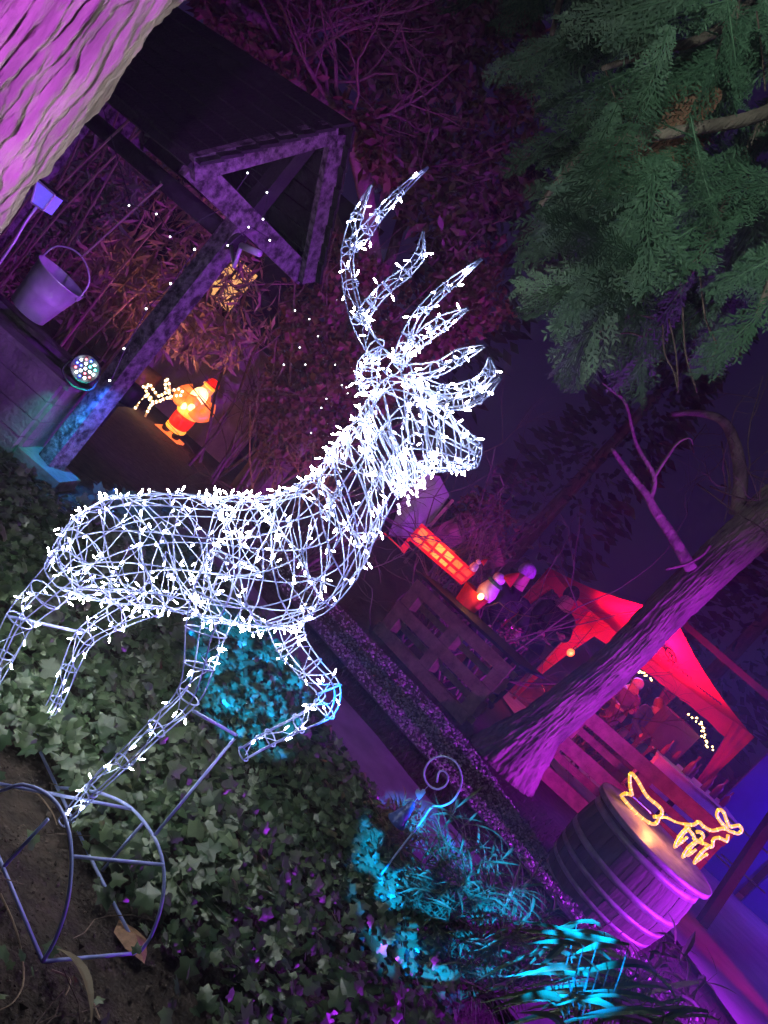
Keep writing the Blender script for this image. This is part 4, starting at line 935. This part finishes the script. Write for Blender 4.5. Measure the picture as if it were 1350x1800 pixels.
# four white light sticks and the boards behind
stk = glow('light_stick', (.85, .75, 1), 5)
for i, (x, y) in enumerate(((145, 350), (222, 280), (290, 215), (350, 145))): tag(MB().tube(catmull([gq(x-8, y-45, 1), gq(x+5, y-10, 1), gq(x-3, y+15, 1), gq(x+8, y+42, 1)], 3), .018, 6).build_at('light_stick', stk, gq(x, y, 1)), 'short white light stick hanging behind the deer throat', 'light stick', 'white light sticks hung in a row')
panel_m = mat('painted_board', (.30, .22, .30), .7, var=.2, scale=3)
q = [(60, 560), (200, 200), (330, 60), (480, 80), (560, 240), (380, 500), (260, 600)]
o_ = gq(300, 400, 1.3); sg_ = thing('round_backed_screen', 'dull board screen with rounded top behind the light sticks', 'screen', o_)
MB().prism([gq(x, y, 1.3) for x, y in q], V((0, .04, 0))).build('board', panel_m, sg_); MB().bar(gq(395, 490, 1.28), gq(590, 270, 1.28), .08, .04).build('edge_post', pallet_m, sg_)
tf = thing('timber_frame', 'rough timber frame of beams behind the glowing panel', 'frame', gq(830, 850, 1.6))
for a, c, w_ in (((440, 560), (740, 400), .16), ((530, 630), (780, 480), .16), ((830, 520), (910, 830), .30)): MB().bar(gq(*a, 1.6), gq(*c, 1.6), w_, .08, UPZ if a[0] < 800 else V((1, 0, 0))).build('beam', pallet_m, tf)

# ================================================================== RED GAZEBO
GL = gnd(890, 1220); g1 = aty(1040, 1075, GL.y); g2 = aty(1320, 1290, GL.y-.2); EZ1, EZ2 = g1.z, g2.z
back = V((-.05, 2.9, 0)); g3, g4 = g1+back+V((-.3, 0, 0)), g2+back; zf = hgt(13)
gz_t = thing('red_gazebo', 'red fabric party gazebo with printed roof, behind the purple trunk', 'gazebo', V(((g1.x+g2.x)/2, GL.y+1.4, zf)))
pk = (g1+g2+g3+g4)/4+UPZ*.78; c4 = [g1, g2, g4, g3]
for i in range(4):
    a, c = c4[i], c4[(i+1) % 4]; mb = MB(); vs = []; n = 12; m = 8
    for j in range(m+1):
        for k in range(n+1): p = (a.lerp(c, k/n)).lerp(pk, j/m); p = p-UPZ*(.10*math.sin(math.pi*j/m))-UPZ*(.04*math.sin(math.pi*k/n)*(1-j/m)); vs.append(p)
    mb.add(vs, [(j*(n+1)+k, j*(n+1)+k+1, (j+1)*(n+1)+k+1, (j+1)*(n+1)+k) for j in range(m) for k in range(n)]); mb.build('roof_panel', red_cloth, gz_t, True)
    mb = MB(); vs = []
    for k in range(n*2+1):
        t = k/(n*2); p = a.lerp(c, t)-UPZ*(.04*math.sin(math.pi*t)); drop = .20+.16*abs(2*t-1)**3+.01*math.sin(k*2.2); o_ = (p-V((pk.x, pk.y, p.z))).normalized()*.012
        vs += [p+o_, p-UPZ*drop*.5+o_*(1+math.sin(k*1.7)), p-UPZ*drop+o_*(1+.8*math.sin(k*1.3))]
    mb.add(vs, [(k*3+j, k*3+j+1, k*3+j+4, k*3+j+3) for k in range(n*2) for j in (0, 1)]); mb.build('valance', red_cloth, gz_t, True)
for a, nx_ in ((g1, g2), (g2, g1), (g3, g4), (g4, g3)):
    ft = V((a.x, a.y, hgt(a.y))); MB().bar(ft, a, .05, .05, V((1, 0, 0))).build('leg', zinc_m, gz_t)
    # gathered corner curtain narrowing downwards
    s = (nx_-a).normalized(); mb = MB(); vs = []; n = 10
    for j in range(13):
        t = j/12; p = a.lerp(ft, t); wdt = .36*(1-t)**1.8+.05
        for k in range(n+1): u = k/n; vs.append(p+s*wdt*(u-.12)+V((0, -.05-.02*math.sin(u*19+t*3)*(1-.4*t), 0)))
    mb.add(vs, [(j*(n+1)+k, j*(n+1)+k+1, (j+1)*(n+1)+k+1, (j+1)*(n+1)+k) for j in range(12) for k in range(n)]); mb.build('corner_curtain', red_cloth, gz_t, True)
# dark blue print on the roof front: emblem ring, star and a line of lettering too worn to read
prn = mat('roof_print', (.05, .03, .25), .8, var=.3, scale=30)
def onroof(u, v): return (g1.lerp(g2, u)).lerp(pk, v)+V((0, -.03, .05))-UPZ*(.10*math.sin(math.pi*v))
cpt = (.50, .30)
MB().tube([onroof(cpt[0]+.05*math.cos(t*.4), cpt[1]+.11*math.sin(t*.4)) for t in range(17)], .013, 4).build('printed_ring', prn, gz_t)
MB().tube([onroof(cpt[0]+.03*math.cos(t*2.513+1.57), cpt[1]+.07*math.sin(t*2.513+1.57)) for t in range(6)], .01, 4).build('printed_star', prn, gz_t)
for i in range(9): u = .36+i*.035; MB().tube([onroof(u, .10), onroof(u+.008, .16), onroof(u+.016, .10+.03*(i % 3))], .009, 4).build('printed_letter', prn, gz_t)
for i in range(8): u = .66+i*.022; MB().tube([onroof(u, .05), onroof(u+.006, .09), onroof(u+.012, .06)], .008, 4).build('printed_letter', prn, gz_t)
lamp('canopy_light', 'POINT', (g1+g2+g3+g4)/4+V((0, -.3, -.1)), 60, (.35, .15, 1), gz_t, size=.08)
lamp('canopy_uplight', 'SPOT', (g1+g2+g3+g4)/4+V((0, -.25, -.28)), 900, (1, .02, .10), gz_t, (g1+g2+g3+g4)/4+V((0, -.35, 2)), size=.06, angle=158, blend=.3)
MB().blob((g1+g2+g3+g4)/4+V((0, -.5, -.02)), V((.06, 0, 0)), V((0, .06, 0)), V((0, 0, .07)), 10, 8).build('ceiling_lamp', glow('violet_lamp', (.35, .2, 1), 6), gz_t, True)
# red string bulb hanging by the left leg
pb_ = aty(1003, 1147, 11.2); hb = thing('hanging_bulb', 'glowing red bulb hanging beside the gazebo curtain', 'bulb', pb_)
MB().blob(pb_, V((.055, 0, 0)), V((0, .055, 0)), V((0, 0, .06)), 12, 8).build('globe', glow('red_globe', (1, .10, .03), 3.5), hb, True); MB().tube([pb_+UPZ*.05, pb_+UPZ*.12], .02, 8).build('cap', black_m, hb); MB().tube([pb_+UPZ*.12, aty(1040, 1105, 11.2)], .006, 5).build('wire', black_m, hb)
lamp('bulb_light', 'POINT', pb_+V((0, -.1, 0)), 14, (1, .06, .06), hb, size=.05)
# unseen lantern added behind the trunk to redden the canopy front
lq_ = aty(1122, 1128, 11.2); rl = thing('canopy_fill_lantern', 'added red lantern, unseen behind the trunk, lighting the gazebo front', 'lantern', lq_)
MB().lathe([(.03, -.12), (.07, -.09), (.08, 0), (.07, .09), (.03, .12)], lq_, UPZ, 14).build('glass', glow('fill_lantern_glass', (1, .04, .06), 5), rl, True)
MB().lathe([(.085, .09), (.05, .14), (.01, .16)], lq_, UPZ, 14).build('cap', black_m, rl, True); MB().tube([lq_+UPZ*.15, g1.lerp(g2, .42)+V((0, -.03, .05))], .005, 5).build('hook', black_m, rl)
lamp('canopy_fill_light', 'POINT', lq_+V((0, .13, -.04)), 30, (1, .02, .09), rl, size=.05)
# table and drinks inside
tg = aty(1170, 1400, 11.4); tz = hgt(11.4)
tbl = thing('serving_table', 'table under a lilac cloth inside the red gazebo', 'table', V((6.2, 11.5, tz)))
ca = [aty(x, y, 11.0) for x, y in ((1252, 1320), (1277, 1345), (1222, 1440), (1192, 1452))]
clo = mat('pale_cloth', (.75, .7, .78), .9, var=.1); mb = MB(); mb.box((6.25, 11.75, tz+.45), V((.75, 0, 0)), V((0, .35, 0)), V((0, 0, .44))); mb.build('tablecloth_drop', clo, tbl); MB().box((6.25, 11.75, tz+.905), V((.79, 0, 0)), V((0, .39, 0)), V((0, 0, .012))).build('table_top', clo, tbl)
def bottle(p, h_, m, label, grp):
    o = MB().lathe([(.3*h_*.5, 0), (.15*h_, .02*h_), (.15*h_, .55*h_), (.05*h_, .72*h_), (.05*h_, .97*h_), (.06*h_, 1*h_)], p, UPZ, 12).build_at('bottle', m, p, True); tag(o, label, 'bottle', grp)
gm = mat('bottle_glass', (.25, .05, .12), .15, var=.1)
for i in range(7): bottle(V((5.6+.2*i+.03*(i % 3), 11.62+.1*(i % 2), tz+.918)), .28+.04*(i % 3), gm, 'dark bottle standing on the cloth covered table in the gazebo', 'bottles on the gazebo table')
mch = aty(1165, 1325, 11.6); dm = thing('drinks_machine', 'dark drinks machine with small lit labels inside the gazebo', 'machine', V((mch.x, 11.9, tz)))
MB().box((mch.x, 11.95, tz+.5), V((.32, 0, 0)), V((0, .25, 0)), V((0, 0, .5))).build('cabinet', mat('machine_plum', (.10, .05, .10), .35, var=.2), dm); MB().box((mch.x, 11.9, tz+1.25), V((.28, 0, 0)), V((0, .2, 0)), V((0, 0, .245))).build('hood', mat('machine_plum', (.1, .05, .1)), dm)
lab_m = glow('lit_label', (1, .8, .35), 1.6)
for i in range(2): MB().box((mch.x+.12+.12*i, 11.69, tz+.62), V((.018+.025*i, 0, 0)), V((0, .004, 0)), V((0, 0, .06))).build('label_plate', lab_m, dm)
# gnomes on the magenta pallet counter
for i, (px, py, hh) in enumerate(((1096, 1288, .17), (1107, 1303, .14), (1128, 1315, .20), (1141, 1330, .16), (1092, 1262, .15))):
    y_ = 9.3; p = aty(px, py, y_); r_ = thing('festive_gnome', ('white bodied gnome with red hat beside the smallest blue gnome', 'smallest blue gnome with red hat on the gazebo shelf', 'tallest white gnome with red hat on the gazebo shelf', 'taller blue gnome with red hat on the gazebo shelf', 'small white gnome standing farthest from the drinks machine')[i], 'ornament', p, 'gnomes along the gazebo shelf')
    MB().lathe([(.25*hh, -.3*hh), (.27*hh, 0), (.22*hh, .25*hh), (.1*hh, .36*hh)], p, UPZ, 12).build('body', mat('blue_felt', (.05, .08, .5), .9) if i % 2 else wh_felt, r_, True)
    MB().blob(p+UPZ*.25*hh+V((0, -.16*hh, 0)), V((.17*hh, 0, 0)), V((0, .1*hh, 0)), UPZ*.2*hh, 10, 7).build('beard', wh_felt, r_, True)
    MB().lathe([(.24*hh, .34*hh), (.2*hh, .5*hh), (.08*hh, .8*hh), (.01*hh, .95*hh)], p, UPZ, 12).build('hat', red_felt, r_, True)
sh = [aty(1070, 1265, 9.45), aty(1185, 1365, 9.45)]; shf = thing('gazebo_shelf', 'dark plank shelf below the row of gnomes', 'shelf', V(((sh[0].x+sh[1].x)/2, 9.45, hgt(9.45))))
zsh = aty(1118, 1330, 9.35).z-.03
MB().box(((sh[0].x+sh[1].x)/2, 9.4, zsh), V(((sh[1].x-sh[0].x)/2+.3, 0, 0)), V((0, .2, 0)), V((0, 0, .015))).build('plank', wood_dark, shf)
for xx in (sh[0].x-.2, sh[1].x+.2): MB().bar(V((xx, 9.45, hgt(9.45))), V((xx, 9.45, zsh)), .06, .06).build('leg', wood_dark, shf)
# warm garland
gar = glow('garland_bulb', (1, .66, .22), 10)
rr = random.Random(8)
def garl(pts, y_, n): 
    q = catmull([aty(x, y, y_) for x, y in pts], max(2, n//len(pts))); return [p+rdir()*.03 for p in q]
fairy('warm garland of fairy lights looped at the gazebo right corner', garl([(1212, 1255), (1222, 1262), (1232, 1272), (1238, 1280), (1236, 1292), (1242, 1305), (1252, 1316)], 11.6, 34), .014, m=gar)
fairy('short warm fairy light garland behind the trunk under the gazebo', garl([(1112, 1174), (1122, 1178), (1132, 1184), (1146, 1193)], 11.8, 16), .014, m=gar)

# ================================================================== PEOPLE
jk_black = mat('black_jacket', (.012, .012, .018), .8, var=.3, scale=20, bump=.3); jk_blue = mat('blue_jacket', (.03, .06, .22), .6, var=.3, scale=12); jk_purple = mat('plum_jacket', (.12, .05, .20), .8, var=.3); tr_m = mat('dark_trousers', (.015, .015, .02), .85); skin_m = mat('skin', (.55, .33, .26), .6, var=.08); hair_r = mat('auburn_hair', (.30, .07, .03), .7, var=.4, scale=40); hat_p = mat('lilac_wool', (.45, .32, .60), .9, var=.3, scale=60, bump=.5); hat_w = mat('pale_wool', (.6, .6, .7), .9, var=.2, scale=60)
def person(label, head, neck, pelvis, y, hl, hr, jacket, hat, yh=None, hatcol=None, stand=True, sc_=1.0):
    H_, N_, P_ = aty(*head, y), aty(*neck, y), aty(*pelvis, y); yh = y-.4 if yh is None else yh; L_, R_ = aty(*hl, yh), aty(*hr, yh)
    zg = hgt(y); root = thing('person', label, 'person', V((P_.x, y, zg)))
    up = (N_-P_).normalized(); sd = V((1, 0, 0)); sd = (sd-up*sd.dot(up)).normalized()
    SL, SR = N_-sd*.19*sc_-up*.07, N_+sd*.19*sc_-up*.07; ch = P_.lerp(N_, .62)
    def elbow(s, h_, o): m = (s+h_)/2; return m+V((o*.10, .06, -.10))
    hipL, hipR = P_-V((.10, 0, .04)), P_+V((.10, 0, -.04)); fL, fR = V((P_.x-.13, y, zg+.05)), V((P_.x+.13, y+.03, zg+.05))
    kL, kR = hipL.lerp(fL, .5)+V((0, -.06, 0)), hipR.lerp(fR, .5)+V((0, -.06, 0))
    vs = [P_, ch, N_, H_-(H_-N_)*.15, SL, elbow(SL, L_, -1), L_, SR, elbow(SR, R_, 1), R_, hipL, kL, fL, hipR, kR, fR, fL+V((0, -.16, -.02)), fR+V((0, -.16, -.02)), H_+(H_-N_).normalized()*.09]
    rad = [.15, .17, .075, .085, .095, .065, .04, .095, .065, .04, .10, .075, .05, .10, .075, .05, .04, .04, .075]
    ed = [(0, 1), (1, 2), (2, 3), (3, 18), (1, 4), (4, 5), (5, 6), (1, 7), (7, 8), (8, 9), (0, 10), (10, 11), (11, 12), (12, 16), (0, 13), (13, 14), (14, 15), (15, 17)]
    me = bpy.data.meshes.new('body'); me.from_pydata([v-root.location for v in vs], ed, []); o = bpy.data.objects.new('body', me); col.objects.link(o)
    o.modifiers.new('skin', 'SKIN'); ss = o.modifiers.new('sub', 'SUBSURF'); ss.levels = 2; ss.render_levels = 2
    sk = me.skin_vertices[0].data if me.skin_vertices else None
    if sk is None:
        me.attributes.new  # placeholder, skin layer is made by the modifier
    for i, r in enumerate(rad): me.skin_vertices[0].data[i].radius = (r*sc_, r*sc_*(.75 if i < 2 else 1))
    me.skin_vertices[0].data[0].use_root = True
    dg_ = bpy.context.evaluated_depsgraph_get(); ev = o.evaluated_get(dg_); nm = bpy.data.meshes.new_from_object(ev); bpy.data.objects.remove(o)
    for q in (jacket, tr_m, skin_m): nm.materials.append(q)
    segm = {(2, 3): 2, (3, 18): 2}
    for k in ((0, 10), (10, 11), (11, 12), (12, 16), (0, 13), (13, 14), (14, 15), (15, 17)): segm[k] = 1
    loc = [v-root.location for v in vs]
    for pl_ in nm.polygons:
        c = pl_.center; best, bi = 9, 0
        for e in ed:
            a, b2 = loc[e[0]], loc[e[1]]; d = b2-a; t = max(0, min(1, (c-a).dot(d)/max(d.length_squared, 1e-6))); dist = (a+d*t-c).length/(rad[e[0]]*(1-t)+rad[e[1]]*t)
            if dist < best: best, bi = dist, segm.get(e, 0)
        if bi == 0 and min((c-loc[6]).length, (c-loc[9]).length) < .10: bi = 2
        pl_.material_index = bi; pl_.use_smooth = True
    o = bpy.data.objects.new('body', nm); col.objects.link(o); o.parent = root
    hd_ = (H_-N_).normalized(); hc_ = H_+hd_*.02
    if hat == 'hat':
        MB().lathe([(.092, .0), (.104, .03), (.10, .07), (.08, .115), (.04, .14), (.005, .15)], hc_-hd_*.01, hd_, 16).build('hat', hatcol, root, True)
    else: MB().blob(hc_+hd_*.03+V((.0, .03, 0)), V((.10, 0, 0)), V((0, .105, 0)), hd_*.12, 14, 9).build('hair', hatcol, root, True)
    # face
    MB().blob(hc_-hd_*.03+V((-.02, -.10, 0)), V((.012, 0, 0)), V((0, .018, 0)), V((0, 0, .02)), 6, 5).build('nose', skin_m, root)
    for s, hpos, el in ((-1, L_, vs[5]), (1, R_, vs[8])):
        d = (hpos-el).normalized(); x, y_ = perp(d); hm = MB()
        hm.blob(hpos+d*.04, x*.042, y_*.016, d*.05, 8, 6)
        for k in range(4): o0 = hpos+d*.075+x*(.03-.02*k); hm.tube([o0, o0+d*.035, o0+d*(.06-.006*abs(k-1.5))-y_*.015], [.0095, .009, .006], 5)
        o0 = hpos+d*.02-x*.04*s; hm.tube([o0, o0+d*.03-x*.02*s, o0+d*.055-x*.022*s], [.011, .01, .007], 5); hm.build('hand', skin_m, root, True)
person('person in black jacket and lilac beanie behind the pallet counter', (922, 1012), (908, 1035), (850, 1110), 8.7, (862, 1115), (905, 1120), jk_black, 'hat', hatcol=hat_p)
person('person in dark hooded coat between the counter and gazebo curtain', (1000, 1052), (985, 1070), (935, 1132), 9.4, (955, 1120), (985, 1118), jk_black, 'hair', hatcol=jk_black)
person('person with auburn hair and blue sleeves bending over the gnome shelf', (1157, 1246), (1152, 1258), (1105, 1292), 12.2, (1132, 1300), (1145, 1300), jk_blue, 'hair', hatcol=hair_r)
person('person in plum jacket with pale cap at the back of the gazebo', (1117, 1206), (1108, 1215), (1072, 1262), 13.0, (1090, 1245), (1108, 1250), jk_purple, 'hat', hatcol=hat_w)
# sparkling jar piles on counter behind people
jr = mat('tinsel', (.5, .12, .2), .25, .6, var=.8, scale=120)
p = aty(895, 1122, 8.2); tn = MB(); rr = random.Random(3)
for i in range(160):
    q = p+V((rr.gauss(0, .10), rr.gauss(0, .05), rr.uniform(-.12, .16))); a = rdir()*.02; c = a.cross(rdir()).normalized()*.012; tn.add([q-a, q+c, q+a, q-c], [(0, 1, 2, 3)])
tag(tn.build_at('tinsel_heap', jr, p), 'glittering red tinsel heap on the stall behind the pallet', 'tinsel', kind='stuff')

# ================================================================== RIGHT BACKGROUND: BLUE TENT
bt0 = thing('blue_tent', 'dark blue tent wall with pale tube rails right of the gazebo', 'tent', V((8.6, 11.2, hgt(11.2))))
blu = mat('blue_canvas', (.05, .05, .35), .85, var=.15, scale=2)
for k in range(5): MB().box((7.5+1.15*k, 11.9-.3*k, hgt(11.9)+1.05), V((.57, -.05, 0)), V((0, .02, 0)), V((0, 0, 1.05))).build('wall_panel', blu, bt0)
for a, c in (((1242, 1402), (1292, 1448)), ((1300, 1455), (1400, 1545))): MB().tube([aty(*a, 9.6), aty(*c, 9.4)], .012, 8).build('rail', zinc_m, bt0)
for a, c in (((1258, 1502), (1288, 1530)), ((1268, 1502), (1345, 1570))): MB().tube([aty(*a, 8.2), aty(*c, 8.0)], .010, 8).build('rail', zinc_m, bt0)
MB().prism([V((7.0, 11.5, 1.35)), V((12.5, 10.0, 1.2)), V((12.5, 12.0, 1.7)), V((7.0, 13.0, 1.75))], V((0, 0, .03))).build('roof', blu, bt0)
MB().bar(aty(1200, 1095, 15), aty(1420, 1285, 12.5), .14, .12).build('ridge_pole', blu, bt0)
lamp('tent_light', 'POINT', V((8.4, 10.4, 1.0)), 110, (.16, .03, 1), bt0, size=.06)
pbx = aty(1290, 1570, 7.0)
ps_ = thing('bar_post', 'dark post holding the rail in front of the blue tent', 'post', V((pbx.x, 7.0, hgt(7))))
MB().bar(V((pbx.x, 7.0, hgt(7))), aty(1350, 1430, 7.0)+V((0, 0, .3)), .09, .09).build('shaft', wood_dark, ps_)

# ================================================================== COLOURED FLOODLIGHTS STANDING ROUND THE GARDEN (out of frame)
pu = glow('diode_purple', (.55, .05, 1), 8); cyd = glow('diode_turquoise', (.05, .8, 1), 8); rdd = glow('diode_ruby', (1, .04, .04), 8)
def flood(loc, target, label, leds, energy, colr, angle, blend=.5, s=1.2, nodes=None):
    r_ = parcan(loc, target, label, leds, 'floodlights standing round the garden', s=s, rings=((0, 1), (.8, 6)))
    d = (V(target)-V(loc)).normalized(); o = lamp('beam', 'SPOT', V(loc)+d*.06*s, energy, colr, r_, target, size=(.008 if nodes else .05), angle=angle, blend=blend)
    MB().tube([V(loc)-UPZ*.15*s, V((loc[0], loc[1], hgt(loc[1])))], .014, 8).build('stand', black_m, r_)
    if nodes:       # patterned disco beam: a noise gobo in the lens
        l = o.data; l.use_nodes = True; n = l.node_tree; em = n.nodes['Emission']; tc = n.nodes.new('ShaderNodeTexCoord'); nz = n.nodes.new('ShaderNodeTexNoise'); nz.inputs['Scale'].default_value = nodes; nz.inputs['Detail'].default_value = 2
        cr = n.nodes.new('ShaderNodeValToRGB'); cr.color_ramp.elements[0].position = .47; cr.color_ramp.elements[0].color = (0, 0, 0, 1); cr.color_ramp.elements[1].position = .54; cr.color_ramp.elements[1].color = (1, 1, 1, 1)
        n.links.new(tc.outputs['Normal'], nz.inputs['Vector']); n.links.new(nz.outputs['Fac'], cr.inputs[0]); n.links.new(cr.outputs[0], em.inputs['Strength'])
    return o
flood((6.2, 2.7, .6), (2.4, 5.5, .5), 'purple floodlight standing right of the barrel', [pu], 3000, (.48, .02, 1), 52, .9)
flood((4.6, 2.4, 1.3), (1.2, 4.6, .0), 'purple floodlight standing near the cypress trunk', [pu], 850, (.48, .02, 1), 92)
flood((.0, -.9, 1.0), (-1.2, 1.6, 1.75), 'magenta floodlight behind the viewer aimed at the bark tree', [pu], 480, (.62, .12, 1), 27)
flood((2.4, .9, 1.7), (-1.7, 4.0, 1.0), 'violet floodlight aimed at the timber well', [pu], 520, (.34, .04, 1), 24, .4)
flood((2.9, 9.0, -.42), (4.9, 12.2, 1.15), 'red floodlight behind the purple trunk aimed at the gazebo', [rdd], 560, (1, .025, .09), 60, .6, s=.8)
flood((5.7, 4.5, .5), (3.6, 7.3, .1), 'magenta red floodlight facing the pallet by the barrel', [rdd], 260, (1, .0, .22), 40)
flood((1.05, 8.5, -.35), (.55, 10, 1.1), 'added purple floodlight hidden behind the pallet counter', [pu], 22, (.45, .02, 1), 90, s=.8)  # hidden lamp added to turn the board screen purple
flood((-.7, -.9, 2.3), (.55, 3.0, 3.3), 'added white fill floodlight behind the viewer aimed at the cypress', [dw], 300, (.85, 1, .92), 34, .8)  # unseen fill lamp added to brighten the cypress sprays
flood((.55, -.25, 2.15), gnd(735, 1575), 'turquoise disco light aimed at the bamboo by the path', [cyd], 8000, (.0, .25, 1), 12.5, .5, nodes=26)
flood((.9, -.2, 2.3), gnd(415, 1190), 'turquoise disco light aimed at the ivy behind the deer', [cyd], 9000, (.0, .26, 1), 10, .5, nodes=60)
flood((-.6, 5.6, .3), (-2.3, 8.6, 2.4), 'red floodlight aimed at the beech shrub', [rdd], 34, (1, .30, .16), 110)
flood((-2.2, 6.1, .2), (-2.8, 7.4, 3.2), 'ruby floodlight aimed up into the brown leaves', [rdd], 30, (1, .30, .20), 120)

# ================================================================== HAZE (thin volume added to imitate lens glow and veil round the lights)
hz_b = MB().box((0, 15, 3.5), V((42, 0, 0)), V((0, 37, 0)), V((0, 0, 5.8)))
hm_ = bpy.data.materials.new('lens_glow_haze'); hm_.use_nodes = True; n = hm_.node_tree; n.nodes.remove(n.nodes['Principled BSDF'])
pv = n.nodes.new('ShaderNodeVolumePrincipled'); pv.inputs['Density'].default_value = 0.008; pv.inputs['Color'].default_value = (.8, .86, 1, 1); pv.inputs['Anisotropy'].default_value = .3
n.links.new(pv.outputs[0], n.nodes['Material Output'].inputs['Volume'])
stuff(hz_b.build('lens_glow_haze', hm_))
cy.volume_bounces = 0
